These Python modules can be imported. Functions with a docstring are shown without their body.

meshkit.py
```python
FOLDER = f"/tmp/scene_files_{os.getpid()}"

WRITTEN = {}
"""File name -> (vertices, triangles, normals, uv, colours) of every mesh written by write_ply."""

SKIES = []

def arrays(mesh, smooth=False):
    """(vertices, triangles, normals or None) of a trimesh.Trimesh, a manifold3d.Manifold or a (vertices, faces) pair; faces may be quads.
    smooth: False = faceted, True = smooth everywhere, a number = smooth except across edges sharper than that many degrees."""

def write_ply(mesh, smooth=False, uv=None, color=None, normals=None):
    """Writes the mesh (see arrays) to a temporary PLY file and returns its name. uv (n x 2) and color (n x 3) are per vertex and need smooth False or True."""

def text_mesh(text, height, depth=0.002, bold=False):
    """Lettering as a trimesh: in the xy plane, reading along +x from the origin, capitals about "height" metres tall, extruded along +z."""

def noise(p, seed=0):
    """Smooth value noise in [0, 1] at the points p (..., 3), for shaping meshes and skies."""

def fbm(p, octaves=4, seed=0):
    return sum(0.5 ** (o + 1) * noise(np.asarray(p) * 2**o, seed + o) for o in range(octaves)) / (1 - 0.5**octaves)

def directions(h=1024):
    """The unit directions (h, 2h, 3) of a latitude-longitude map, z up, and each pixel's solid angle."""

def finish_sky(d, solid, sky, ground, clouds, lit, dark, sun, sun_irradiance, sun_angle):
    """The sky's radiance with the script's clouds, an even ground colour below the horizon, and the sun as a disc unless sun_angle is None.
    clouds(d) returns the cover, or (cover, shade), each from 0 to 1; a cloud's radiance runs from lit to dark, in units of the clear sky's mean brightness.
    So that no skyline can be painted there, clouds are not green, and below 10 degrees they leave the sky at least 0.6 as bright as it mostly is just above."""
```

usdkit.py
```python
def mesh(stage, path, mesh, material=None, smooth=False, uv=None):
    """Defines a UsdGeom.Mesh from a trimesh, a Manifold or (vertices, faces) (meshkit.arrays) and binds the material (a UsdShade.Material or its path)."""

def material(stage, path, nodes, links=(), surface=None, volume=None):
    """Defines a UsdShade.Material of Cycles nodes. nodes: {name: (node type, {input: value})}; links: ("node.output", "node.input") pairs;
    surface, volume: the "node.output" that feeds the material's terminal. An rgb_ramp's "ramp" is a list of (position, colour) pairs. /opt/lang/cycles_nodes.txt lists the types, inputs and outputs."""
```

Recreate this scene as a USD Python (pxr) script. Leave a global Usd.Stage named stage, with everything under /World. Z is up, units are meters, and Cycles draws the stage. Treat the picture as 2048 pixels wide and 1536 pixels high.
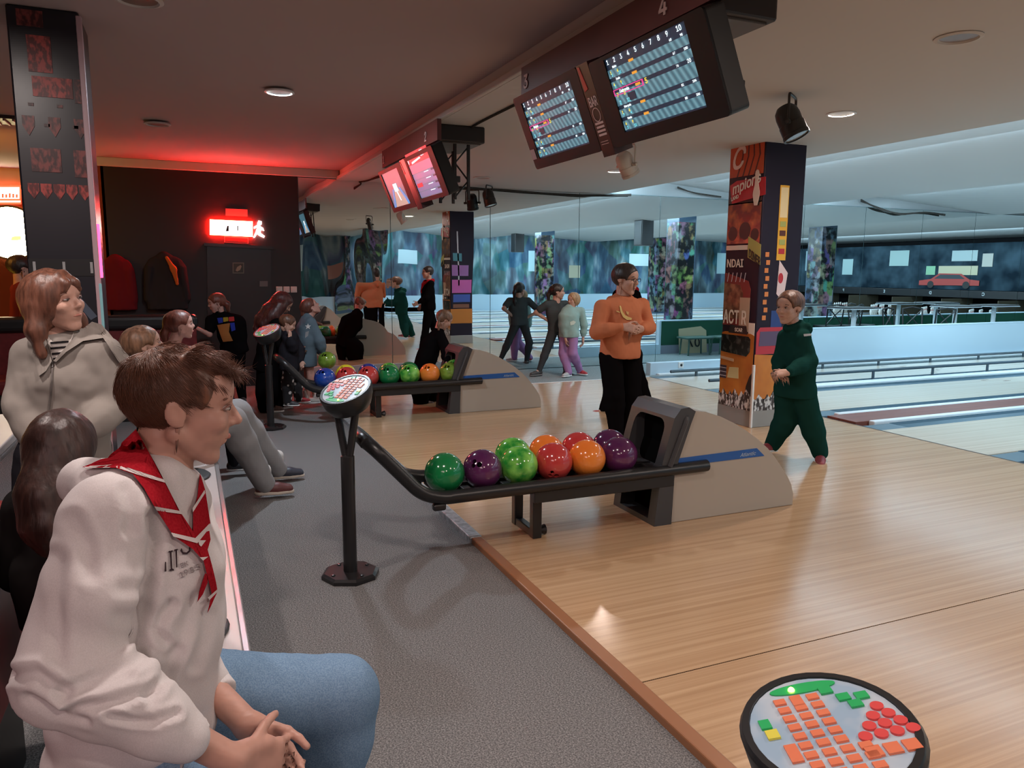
import math, random
import numpy as np
import trimesh, manifold3d as m3, usdkit, meshkit
from shapely.geometry import Polygon, Point
from pxr import Usd, UsdGeom, UsdLux, UsdShade, Gf, Sdf

random.seed(7); RNG = np.random.default_rng(7)
stage = Usd.Stage.CreateInMemory()
UsdGeom.SetStageUpAxis(stage, UsdGeom.Tokens.z); UsdGeom.SetStageMetersPerUnit(stage, 1.0)
UsdGeom.Xform.Define(stage, '/World'); UsdGeom.Scope.Define(stage, '/World/Looks')

# ---------------------------------------------------------------- camera: X runs down the lanes, Y towards the mirror wall
PITCH, ROLL, YAW, FOC, EYE = 0.148438, 0.006403, 0.405998, 1508.08, np.array([0, 0, 1.5])
def _axes(p, r, y):
    fw = np.array([math.sin(y) * math.cos(p), math.cos(y) * math.cos(p), -math.sin(p)])
    rt = np.array([math.cos(y), -math.sin(y), 0]); up = np.cross(rt, fw); c, s = math.cos(r), math.sin(r)
    return np.array([c * rt + s * up, -s * rt + c * up, fw])
CAM = _axes(PITCH, ROLL, YAW)
cam = UsdGeom.Camera.Define(stage, '/World/camera')
cam.AddTransformOp().Set(Gf.Matrix4d(*[float(v) for row in (list(CAM[0]) + [0], list(CAM[1]) + [0], list(-CAM[2]) + [0], list(EYE) + [1]) for v in row]))
cam.CreateHorizontalApertureAttr(36.0); cam.CreateVerticalApertureAttr(27.0); cam.CreateFocalLengthAttr(36.0 * FOC / 2048)
cam.CreateClippingRangeAttr(Gf.Vec2f(0.05, 200))
cam.CreateExposureAttr(1.40)

def rect_light(name, pos, to, w, h, power, color):
    l = UsdLux.RectLight.Define(stage, '/World/' + name)
    z = np.array(pos, float) - np.array(to, float); z /= np.linalg.norm(z)
    x = np.cross([0, 1, 0] if abs(z[1]) < .9 else [1, 0, 0], z); x /= np.linalg.norm(x); y = np.cross(z, x)
    l.AddTransformOp().Set(Gf.Matrix4d(*[float(v) for row in (list(x) + [0], list(y) + [0], list(z) + [0], list(pos) + [1]) for v in row]))
    l.CreateWidthAttr(w); l.CreateHeightAttr(h); l.CreateIntensityAttr(power); l.CreateColorAttr(Gf.Vec3f(*color))
    return l

# ---------------------------------------------------------------- lights the hall has (area lights: x is the short side, y the long one)
COLD, WARM, RED = (0.58, 0.84, 1.0), (1.0, 0.80, 0.70), (1.0, 0.05, 0.04)
LY = 2.3
rect_light('cove_light_lamp', (6.16, LY, 2.86), (7.6, LY, 2.97), .10, 16.4, 20, COLD)          # cove behind the ceiling edge, washing the lane ceiling
rect_light('cove_light_lamp_001', (10.26, LY, 2.86), (11.8, LY, 2.97), .10, 16.4, 15, COLD)
rect_light('lane_light_lamp', (7.6, LY, 2.90), (8.3, LY, 0), .5, 15.5, 6.5, COLD)
rect_light('lane_light_lamp_001', (11.9, LY, 2.88), (12.4, LY, 0), .5, 15.5, 7.5, COLD)
rect_light('lane_light_lamp_002', (17.2, LY, 2.88), (18, LY, 0), .5, 15.5, 8, COLD)
rect_light('mask_light_lamp', (21.6, LY, 2.6), (24, LY, 1.3), .3, 15.5, 4, COLD)
rect_light('seating_ceiling_lamp', (-1.6, -1.6, 2.74), (-1.6, -1.6, 0), 1.6, 2.2, 2.3, (1.0, .72, .70))
rect_light('counter_lamp', (-2.6, 8.7, 2.2), (-2.6, 12, 2.3), .6, 1.0, 5, (1.0, .42, .07))
# recessed downlights that are on (position on the ceiling)
DOWN_ON = [(0.71, 6.04, 2.80, (.80, .90, 1.0)), (4.64, 4.5, 2.7, WARM), (4.82, 8.1, 2.7, WARM), (4.64, 0.8, 2.7, WARM), (2.6, 0.6, 2.7, WARM), (0.6, -1.2, 2.80, WARM), (0.45, 2.1, 2.80, (1.0, .86, .80)), (-1.05, 2.9, 2.80, (1.0, .86, .80))]
DOWN_OFF = [(3.70, 2.85, 2.7), (-0.14, 4.32, 2.8), (-0.16, 7.8, 2.8), (3.6, 6.3, 2.7), (3.6, 9.4, 2.7)]
DOWN_POWER = 225
for i, (x, y, z, c) in enumerate(DOWN_ON):
    d = UsdLux.DiskLight.Define(stage, '/World/downlight_lamp_%03d' % i)
    d.AddTranslateOp().Set(Gf.Vec3d(x, y, z - .004)); d.CreateRadiusAttr(.08); d.CreateIntensityAttr(DOWN_POWER * (1.35 if c[0] < .9 else .78)); d.CreateColorAttr(Gf.Vec3f(*c))

# ---------------------------------------------------------------- pixels of the 2048 x 1536 photograph to points
def ray(x, y): return (x - 1024) / FOC * CAM[0] - (y - 768) / FOC * CAM[1] + CAM[2]
def at(x, y, X=None, Y=None, Z=None):
    w = ray(x, y); t = X / w[0] if X is not None else Y / w[1] if Y is not None else (Z - 1.5) / w[2]
    return EYE + t * w
def proj(p):
    c = (np.asarray(p, float) - EYE) @ CAM.T
    return np.stack([1024 + FOC * c[..., 0] / c[..., 2], 768 - FOC * c[..., 1] / c[..., 2], c[..., 2]], -1)

# ---------------------------------------------------------------- materials
_m = {}
def mat(name, color=(.5, .5, .5), rough=.5, **kw):
    if name not in _m:
        if rough >= .6 and not [k for k in kw if k != 'specular_ior_level']:      # matt paint and cloth
            _m[name] = usdkit.material(stage, '/World/Looks/' + name, {'p': ('diffuse_bsdf', {'color': color})}, surface='p.BSDF')
        else: _m[name] = usdkit.material(stage, '/World/Looks/' + name, {'p': ('principled_bsdf', {'base_color': color, 'roughness': rough, **kw})}, surface='p.BSDF')
    return _m[name]
def emit(name, color, strength):
    if name not in _m:
        _m[name] = usdkit.material(stage, '/World/Looks/' + name, {'p': ('principled_bsdf', {'base_color': color, 'roughness': .4, 'emission_color': color, 'emission_strength': strength})}, surface='p.BSDF')
    return _m[name]
def noisy(name, c1, c2, scale, rough=.6, stretch=(1, 1, 1), bump=0, detail=2, lo=.35, hi=.65, bump_d=.01, coords='geometry.position', **kw):
    """two tones mixed by a noise in world or object space"""
    if name not in _m:
        nodes = {'g': (coords.split('.')[0], {}), 'mp': ('mapping', {'scale': stretch}), 'n': ('noise_texture', {'scale': scale, 'detail': detail}),
                 'r': ('rgb_ramp', {'ramp': [(lo, c1), (hi, c2)]}), 'p': ('principled_bsdf', {'roughness': rough, **kw})}
        links = [('g.' + coords.split('.')[1], 'mp.vector'), ('mp.vector', 'n.vector'), ('n.fac', 'r.fac'), ('r.color', 'p.base_color')]
        if rough >= .6 and not [k for k in kw if k != 'specular_ior_level']:
            nodes['p'] = ('diffuse_bsdf', {}); links[-1] = ('r.color', 'p.color')
        if bump:
            nodes['b'] = ('bump', {'strength': bump, 'distance': bump_d}); links += [('n.fac', 'b.height'), ('b.normal', 'p.normal')]
        _m[name] = usdkit.material(stage, '/World/Looks/' + name, nodes, links, surface='p.BSDF')
    return _m[name]
def cloth(name, c, rough=.9, bump=.25):
    return mat(name, tuple(c), rough, specular_ior_level=.2)

BLACK = mat('black_plastic', (.012, .012, .013), .35)
BLACKM = mat('black_metal', (.014, .013, .014), .3, specular_ior_level=.5)
DARKG = mat('dark_grey_plastic', (.045, .045, .048), .38)
WHITE = mat('white_paint', (.75, .75, .74), .5)

# ---------------------------------------------------------------- stage helpers
def path_free(base, name):
    p = f'{base}/{name}'; k = 0
    while stage.GetPrimAtPath(p):
        k += 1; p = f'{base}/{name}_{k:03d}'
    return p
def thing(name, label, cat, loc=(0, 0, 0), rz=0, group=None, kind=None):
    x = UsdGeom.Xform.Define(stage, path_free('/World', name))
    x.AddTranslateOp().Set(Gf.Vec3d(*map(float, loc)))
    if rz: x.AddRotateZOp().Set(float(rz))
    o = x.GetPrim(); tag(o, label, cat, group, kind); return o
def tag(o, label=None, cat=None, group=None, kind=None):
    for k, v in (('label', label), ('category', cat), ('group', group), ('kind', kind)):
        if v: o.SetCustomDataByKey(k, v)
    return o
def obj(name, mesh, m, parent=None, smooth=False, label=None):
    if isinstance(mesh, list): mesh = trimesh.util.concatenate(mesh)
    o = usdkit.mesh(stage, path_free(str(parent.GetPath()) if parent else '/World', name), mesh, m, smooth=smooth).GetPrim()
    if label: o.SetCustomDataByKey('label', label)
    return o
def dup(root, loc, rz=0, label=None, group=None, name=None):
    d = root.GetCustomData()
    o = thing(name or root.GetName().rstrip('0123456789').rstrip('_'), label or d['label'], d['category'], loc, rz, group or d.get('group'), d.get('kind'))
    o.GetReferences().AddInternalReference(root.GetPath()); o.SetInstanceable(True)
    return o

# ---------------------------------------------------------------- mesh helpers
def bx(x0, x1, y0, y1, z0, z1):
    b = trimesh.creation.box((x1 - x0, y1 - y0, z1 - z0)); b.apply_translation(((x0 + x1) / 2, (y0 + y1) / 2, (z0 + z1) / 2)); return b
def man(m): 
    g = m.to_mesh(); return trimesh.Trimesh(g.vert_properties[:, :3], g.tri_verts, process=False)
def rbox(x0, x1, y0, y1, z0, z1, r=.01, n=8):
    r = min(r, (x1 - x0) / 2.01, (y1 - y0) / 2.01, (z1 - z0) / 2.01)
    s = m3.Manifold.sphere(r, n)
    return man(m3.Manifold.batch_hull([s.translate((x, y, z)) for x in (x0 + r, x1 - r) for y in (y0 + r, y1 - r) for z in (z0 + r, z1 - r)]))
def tube(pts, r, n=10, cap=True):
    """swept round tube with hemispherical-ish closed ends"""
    p = np.asarray(pts, float); r = np.broadcast_to(np.asarray(r, float), (len(p),))
    t = np.gradient(p, axis=0); t /= np.linalg.norm(t, axis=1, keepdims=True) + 1e-12
    a = np.cross(t[0], [0, 0, 1.0] if abs(t[0, 2]) < .9 else [1.0, 0, 0]); a /= np.linalg.norm(a)
    A = []
    for i in range(len(p)):
        a = a - t[i] * (a @ t[i]); a /= np.linalg.norm(a); A.append(a)
    A = np.array(A); B = np.cross(t, A); ang = np.arange(n) * 2 * np.pi / n
    v = p[:, None] + r[:, None, None] * (np.cos(ang)[None, :, None] * A[:, None] + np.sin(ang)[None, :, None] * B[:, None])
    V = [v.reshape(-1, 3), p[:1] - t[:1] * r[0] * .5, p[-1:] + t[-1:] * r[-1] * .5]; F = []
    for i in range(len(p) - 1):
        for j in range(n):
            k = (j + 1) % n; F += [[i * n + j, i * n + k, (i + 1) * n + k], [i * n + j, (i + 1) * n + k, (i + 1) * n + j]]
    c0, c1 = len(p) * n, len(p) * n + 1
    for j in range(n):
        k = (j + 1) % n; F += [[c0, k, j], [c1, (len(p) - 1) * n + j, (len(p) - 1) * n + k]]
    m = trimesh.Trimesh(np.vstack(V), np.array(F), process=False)
    if m.volume < 0: m.invert()
    return m
def bend(pts, r=.06, n=6):
    """polyline with rounded corners"""
    pts = [np.array(p, float) for p in pts]; out = [pts[0]]
    for a, b, c in zip(pts, pts[1:], pts[2:]):
        u, v = (a - b) / np.linalg.norm(a - b), (c - b) / np.linalg.norm(c - b); d = min(r, np.linalg.norm(a - b) / 2.1, np.linalg.norm(c - b) / 2.1)
        for s in np.linspace(0, 1, n): out.append((1 - s) ** 2 * (b + u * d) + 2 * s * (1 - s) * b + s * s * (b + v * d))
    return out + [pts[-1]]
def lathe(prof, n=24):
    m = trimesh.creation.revolve(np.array(prof, float), sections=n)
    if m.volume < 0: m.invert()
    return m
def prism(poly, d, frame=None, r=None):
    """extruded polygon; frame = (origin, u, v, n) maps (x, y, depth)"""
    poly = poly if isinstance(poly, Polygon) else Polygon(poly)
    if not poly.is_valid: poly = poly.buffer(0)
    parts = [trimesh.creation.extrude_polygon(g, d, engine='earcut') for g in getattr(poly, 'geoms', [poly])]
    m = trimesh.util.concatenate(parts)
    return place(m, frame) if frame else m
def place(m, frame):
    o, u, v, n = (np.array(a, float) for a in frame); m = m.copy()
    m.vertices = o + m.vertices[:, :1] * u + m.vertices[:, 1:2] * v + m.vertices[:, 2:] * n
    if np.dot(np.cross(u, v), n) < 0: m.invert()
    return m
def text(s, h, frame, d=.002, bold=True, width=None, center=False, shear=0):
    m = meshkit.text_mesh(s, h, d, bold)
    if width: m.vertices[:, 0] *= width / max(np.ptp(m.vertices[:, 0]), 1e-6)
    if shear: m.vertices[:, 0] += shear * m.vertices[:, 1]
    if center: m.vertices[:, :2] -= m.bounds.mean(0)[:2]
    return place(m, frame)
def ico(r, sub=2): return trimesh.creation.icosphere(sub, r)
def moved(m, t): m = m.copy(); m.apply_translation(t); return m
def unit(v): v = np.asarray(v, float); return v / np.linalg.norm(v)

# ---------------------------------------------------------------- rounded bodies: distance fields meshed with surface nets
def surface_nets(F, lo, h):
    S = F < 0; nx, ny, nz = F.shape
    c = lambda a, i, j, k: a[i:nx - 1 + i, j:ny - 1 + j, k:nz - 1 + k]
    cnt = sum(c(S, i, j, k).astype(np.int8) for i in (0, 1) for j in (0, 1) for k in (0, 1))
    act = (cnt > 0) & (cnt < 8); ids = np.full(act.shape, -1, np.int64); I = np.argwhere(act); ids[act] = np.arange(len(I))
    acc = np.zeros((len(I), 3)); num = np.zeros(len(I))
    g = lambda i, j, k: F[I[:, 0] + i, I[:, 1] + j, I[:, 2] + k]
    for ax in range(3):
        for p in (0, 1):
            for q in (0, 1):
                a = [0, 0, 0]; o = [k for k in range(3) if k != ax]; a[o[0]], a[o[1]] = p, q; b = list(a); b[ax] = 1
                f0, f1 = g(*a), g(*b); m = (f0 < 0) != (f1 < 0); t = np.where(m, f0 / np.where(m, f0 - f1, 1), 0)
                pos = np.tile(np.array(a, float), (len(I), 1)); pos[:, ax] += t
                acc += np.where(m[:, None], pos, 0); num += m
    V = lo + h * (I + acc / num[:, None]); Q = []
    for ax in range(3):
        o1, o2 = (ax + 1) % 3, (ax + 2) % 3
        s0 = [slice(None)] * 3; s1 = [slice(None)] * 3; s0[ax], s1[ax] = slice(0, -1), slice(1, None)
        d = S[tuple(s0)].astype(np.int8) - S[tuple(s1)]
        E = np.argwhere(d != 0); E = E[(E[:, o1] > 0) & (E[:, o2] > 0) & (E[:, o1] < F.shape[o1] - 1) & (E[:, o2] < F.shape[o2] - 1)]
        sg = d[tuple(E.T)]
        def cell(u, v):
            k = E.copy(); k[:, o1] -= u; k[:, o2] -= v; return ids[tuple(k.T)]
        q = np.stack([cell(1, 1), cell(0, 1), cell(0, 0), cell(1, 0)], 1)
        q[sg < 0] = q[sg < 0][:, ::-1]; Q.append(q)
    Q = np.vstack(Q); Q = Q[(Q >= 0).all(1)]
    return trimesh.Trimesh(V, np.vstack([Q[:, [0, 1, 2]], Q[:, [0, 2, 3]]]), process=False)

class Field:
    """smooth union of round cones and ellipsoids on a local grid"""
    def __init__(self): self.ops = []
    def cone(self, a, b, ra, rb=None, k=.02, flat=None):
        a, b = np.array(a, float), np.array(b, float); rb = ra if rb is None else rb; L = max((b - a) @ (b - a), 1e-9); r = max(ra, rb)
        def f(P):
            t = np.clip(((P - a) @ (b - a)) / L, 0, 1); D = P - a - t[..., None] * (b - a)
            if flat is not None: D = D + (D @ flat[0])[..., None] * flat[0] * (flat[1] - 1)
            return np.sqrt((D * D).sum(-1)) - (ra + t * (rb - ra))
        self.ops.append(('u', f, np.minimum(a, b) - r, np.maximum(a, b) + r, k)); return self
    def chain(self, pts, rs, k=.02, flat=None):
        for i in range(len(pts) - 1): self.cone(pts[i], pts[i + 1], rs[i], rs[i + 1], k, flat)
        return self
    def ell(self, c, r, R=np.eye(3), k=.02, op='u'):
        c, r = np.array(c, float), np.array(r, float); R = np.array(R)
        def f(P):
            q = (P - c) @ R / r; n = np.sqrt((q * q).sum(-1)); g = np.sqrt(((q / r) ** 2).sum(-1)) + 1e-9
            return np.where(n < 1e-6, -r.min(), n * (n - 1) / g)
        self.ops.append((op, f, c - r.max(), c + r.max(), k)); return self
    def sub(self, f, lo, hi, k=.01): self.ops.append(('s', f, np.array(lo, float), np.array(hi, float), k)); return self
    def cut(self, p, n):
        """keep only what lies behind the plane (p, outward normal n)"""
        p, n = np.array(p, float), unit(n); self.ops.append(('c', lambda P: (P - p) @ n, None, None, .004)); return self
    def mesh(self, h, pad=.02, noise=0, nscale=8, seed=0, nst=(1, 1, 1), smooth=1):
        us = [o for o in self.ops if o[0] == 'u']
        lo = np.min([o[2] for o in us], 0) - pad; hi = np.max([o[3] for o in us], 0) + pad; n = np.ceil((hi - lo) / h).astype(int) + 2
        ax = [lo[i] + h * np.arange(n[i]) for i in range(3)]; F = np.full(tuple(n), .2)
        for op, f, a, b, k in self.ops:
            if op == 'c': sl = (slice(None),) * 3
            else:
                m = k * 1.5 + h * 2.5
                i0 = np.clip(np.floor((a - m - lo) / h), 0, n - 1).astype(int); i1 = np.clip(np.ceil((b + m - lo) / h) + 1, 1, n).astype(int)
                if (i1 <= i0).any(): continue
                sl = tuple(slice(p, q) for p, q in zip(i0, i1))
            P = np.stack(np.meshgrid(*[x[s] for x, s in zip(ax, sl)], indexing='ij'), -1); d = f(P); c = F[sl]
            if op == 'u': w = np.maximum(k - np.abs(c - d), 0); F[sl] = np.minimum(c, d) - w * w / (4 * k)
            else:
                d = -d if op == 's' else d; w = np.maximum(k - np.abs(c - d), 0); F[sl] = np.maximum(c, d) + w * w / (4 * k)
        m = surface_nets(F, lo, h)
        if smooth: trimesh.smoothing.filter_taubin(m, iterations=4 * smooth)
        if noise:
            q = (m.vertices * np.array(nst)) * nscale
            m.vertices = m.vertices + m.vertex_normals * ((meshkit.fbm(q, 3, seed) - .5) * 2 * noise)[:, None]
        return m
# ================================================================ THE SETTING
MY, FLZ = 10.56, -0.03            # mirror plane, carpet height (the wooden approach is one board higher)
APX0, APX1 = 1.45, 6.10           # carpet edge, foul line
Y0, Y1 = -6.2, 10.56
def plane_frame(X=None, Y=None, off=0):
    return ((X - off, 0, 0), (0, -1, 0), (0, 0, 1), (-1, 0, 0)) if X is not None else ((0, Y - off, 0), (1, 0, 0), (0, 0, 1), (0, -1, 0))
def flat(pts, X=None, Y=None):
    """pixel corners -> in-plane coordinates of a wall, screen or pillar face"""
    out = []
    for x, y in pts:
        p = at(x, y, X=X, Y=Y); out.append((-p[1], p[2]) if X is not None else (p[0], p[2]))
    return out
def pp(name, pts, m, parent, X=None, Y=None, d=.004, off=0.0, label=None):
    return obj(name, prism(flat(pts, X, Y), d, plane_frame(X, Y, off)), m, parent, label=label)
def quad(x0, y0, x1, y1): return [(x0, y0), (x1, y0), (x1, y1), (x0, y1)]

WOOD = usdkit.material(stage, '/World/Looks/maple_boards', {
    'g': ('geometry', {}), 'm1': ('mapping', {'scale': (.10, 26, 1)}), 'n1': ('noise_texture', {'scale': 1.0, 'detail': 1.5, 'roughness': .6, 'dimensions': '2D'}),
    'm2': ('mapping', {'scale': (.5, 90, 1)}), 'n2': ('noise_texture', {'scale': 1.0, 'detail': 1, 'dimensions': '2D'}), 'mx': ('mix', {'mix_type': 'mix', 'fac': .35}),
    'r': ('rgb_ramp', {'ramp': [(.30, (.40, .240, .130)), (.46, (.465, .295, .165)), (.56, (.52, .343, .198)), (.70, (.565, .385, .230))]}),
    'p': ('principled_bsdf', {'roughness': .19, 'specular_ior_level': .62})},
    [('g.position', 'm1.vector'), ('m1.vector', 'n1.vector'), ('g.position', 'm2.vector'), ('m2.vector', 'n2.vector'), ('n1.color', 'mx.color1'), ('n2.color', 'mx.color2'), ('mx.color', 'r.fac'),
     ('r.color', 'p.base_color')], surface='p.BSDF')
LANE = noisy('pale_lane_boards', (.56, .50, .41), (.66, .60, .50), 1.0, .2, (.12, 30, 1), specular_ior_level=.6)
CARPET = usdkit.material(stage, '/World/Looks/speckled_carpet', {
    'g': ('geometry', {}), 'n': ('noise_texture', {'scale': 160, 'detail': 4, 'roughness': .85, 'dimensions': '2D'}), 'r': ('rgb_ramp', {'ramp': [(.34, (.07, .07, .073)), (.5, (.165, .162, .162)), (.65, (.32, .315, .31))]}), 'p': ('diffuse_bsdf', {})},
    [('g.position', 'n.vector'), ('n.fac', 'r.fac'), ('r.color', 'p.color')], surface='p.BSDF')
SIDEC = noisy('side_carpet', (.20, .25, .26), (.27, .32, .33), 60, .9)
SCEIL = mat('seating_ceiling_paint', (.44, .36, .35), .85, specular_ior_level=.1)
CEIL = mat('ceiling_paint', (.54, .51, .485), .85, specular_ior_level=.1)
LCEIL = mat('lane_ceiling_paint', (.56, .575, .585), .85, specular_ior_level=.1)
LOWW = mat('low_wall_paint', (.50, .64, .74), .7)
GREEN = mat('green_board', (.03, .10, .065), .7)
GUT = mat('gutter_blue_grey', (.085, .15, .20), .35)
CAPW = mat('white_capping', (.70, .75, .78), .4)
MAROON = noisy('maroon_divider', (.16, .045, .035), (.22, .07, .05), 2, .4, (.3, 12, 1))

fl = thing('floor', 'grey speckled carpet and glossy maple approach of the bowling hall', None, kind='structure')
obj('carpet', bx(-6, APX0 - .02, -7, 12.5, FLZ - .05, FLZ), CARPET, fl, label='grey speckled carpet')
for a, b in ((Y0, -1.63), (-1.626, 2.188), (2.194, 9.15)):
    obj('wood_panel', bx(APX0 + .02, APX1 - .012, a, b, -.08, 0), WOOD, fl)
obj('seam', bx(APX0 + .02, APX1, 2.187, 2.195, -.08, -.002), mat('seam_dark', (.02, .012, .008), .7), fl)
obj('foul_line', bx(APX1 - .012, APX1 + .012, Y0, 9.15, -.08, .0005), mat('foul_line_dark', (.05, .03, .02), .5), fl, label='thin dark foul line')
obj('wood_edge', rbox(APX0 - .035, APX0 + .025, -6, 3.86, FLZ - .02, .003, .006), mat('edge_wood', (.30, .13, .06), .4), fl, label='brown wooden edge strip')
obj('metal_edge', rbox(APX0 - .045, APX0 + .03, 3.86, 9.15, FLZ - .02, .005, .006), noisy('worn_tape', (.30, .33, .36), (.55, .58, .62), 30, .35, metallic=.4), fl, label='worn silver edge strip')
obj('side_carpet', bx(APX0 - .02, 24.4, 9.15, MY + .02, -.08, 0), SIDEC, fl, label='grey-blue strip of carpet along the mirrors')
obj('side_edge', bx(APX0, APX1, 9.14, 9.17, -.08, .004), CAPW, fl)
obj('lane_bed_base', bx(APX1 + .012, 26, Y0 - .2, 9.15, -.25, -.12), mat('under_lanes', (.03, .03, .03), .8), fl)

ce = thing('ceiling', 'plaster ceiling with a raised bay over the seats and saw-tooth panels over the lanes', None, kind='structure')
obj('seating_ceiling', bx(-6, 1.97, -7, 12.5, 2.82, 2.9), SCEIL, ce)
obj('ceiling_step', bx(1.97, 2.03, -7, MY + .1, 2.70, 2.9), CEIL, ce)
obj('ceiling_step_moulding', rbox(1.935, 1.972, -7, MY - .02, 2.70, 2.745, .008), CEIL, ce)
obj('approach_ceiling', bx(2.03, 6.10, -7, MY + .1, 2.70, 3.06), CEIL, ce)
for i, (a, b) in enumerate(((6.10, 10.2), (10.2, 15.3), (15.3, 25.0))):
    obj('lane_ceiling_panel', prism([(a, 3.02), (b, 2.70), (b, 3.06), (a, 3.06)], 17.2, ((0, -6.5, 0), (1, 0, 0), (0, 0, 1), (0, 1, 0))), LCEIL, ce)
obj('end_moulding', rbox(-.9, 1.96, MY - .09, MY - .045, 2.715, 2.82, .008), CEIL, ce)

BLKW = mat('black_wall_paint', (.013, .0105, .0115), .55)
wb = thing('wall_back', 'black end wall of the seating bay, mirrored beside the lanes', None, kind='structure')
obj('black_wall', bx(-.87, 1.42, MY - .06, MY + .14, -.06, 2.82), BLKW, wb)
obj('wall_behind_mirror', bx(1.42, 25, MY + .02, MY + .14, -.06, 3.06), mat('grey_wall', (.35, .37, .38), .8), wb)
wf = thing('wall_front', 'far side wall of the hall with a city night mural, seen in the mirrors', None, kind='structure')
MUR = usdkit.material(stage, '/World/Looks/night_mural', {
    'g': ('geometry', {}), 'm': ('mapping', {'scale': (1.4, 1.4, .45)}), 'n': ('noise_texture', {'scale': 1.6, 'detail': 2.5, 'roughness': .65}), 'm2': ('mapping', {'scale': (1, 1, .6)}),
    'v': ('voronoi_texture', {'scale': 2.2}), 'r': ('rgb_ramp', {'ramp': [(.3, (.02, .045, .065)), (.48, (.07, .14, .18)), (.58, (.15, .27, .33)), (.70, (.45, .58, .62))]}),
    'h': ('hsv', {'saturation': 1.1, 'value': .35}), 'mx': ('mix', {'fac': .16, 'mix_type': 'mix'}), 'p': ('diffuse_bsdf', {})},
    [('g.position', 'm.vector'), ('m.vector', 'n.vector'), ('n.fac', 'r.fac'), ('g.position', 'm2.vector'), ('m2.vector', 'v.vector'), ('v.color', 'h.color'), ('r.color', 'mx.color1'), ('h.color', 'mx.color2'), ('mx.color', 'p.color')], surface='p.BSDF')
obj('mural', bx(2.0, 24.3, -6.3, -6.2, 0, 3.06), MUR, wf)
obj('side_wall', bx(-6, 2.0, -7, -6.2, -.06, 3.06), mat('dark_red_wall', (.10, .03, .03), .7), wf)
wr = thing('wall_right', 'dark wall behind the pin decks at the far end of the lanes', None, kind='structure')
obj('end_wall', bx(25.4, 25.5, -6.4, MY + .1, -.2, 3.06), mat('pit_black', (.02, .02, .022), .8), wr)
wl = thing('wall_left', 'red-brown wall of the lit counter recess behind the seats', None, kind='structure')
REDW = mat('red_brown_wall', (.20, .055, .03), .7)
obj('recess_wall', bx(-6, -.8, 12.2, 12.4, -.06, 2.5), REDW, wl)
obj('recess_top', bx(-6, -.8, 12.2, 12.4, 2.5, 2.86), mat('recess_cream', (.72, .60, .40), .7), wl, label='cream band above the wall')
obj('recess_side', bx(-.9, -.84, MY - .06, 12.3, -.06, 2.82), REDW, wl)
obj('seating_wall', bx(-6.1, -6, -7, 12.4, -.06, 2.9), mat('dark_red_wall', (.10, .03, .03), .7), wl)

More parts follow.
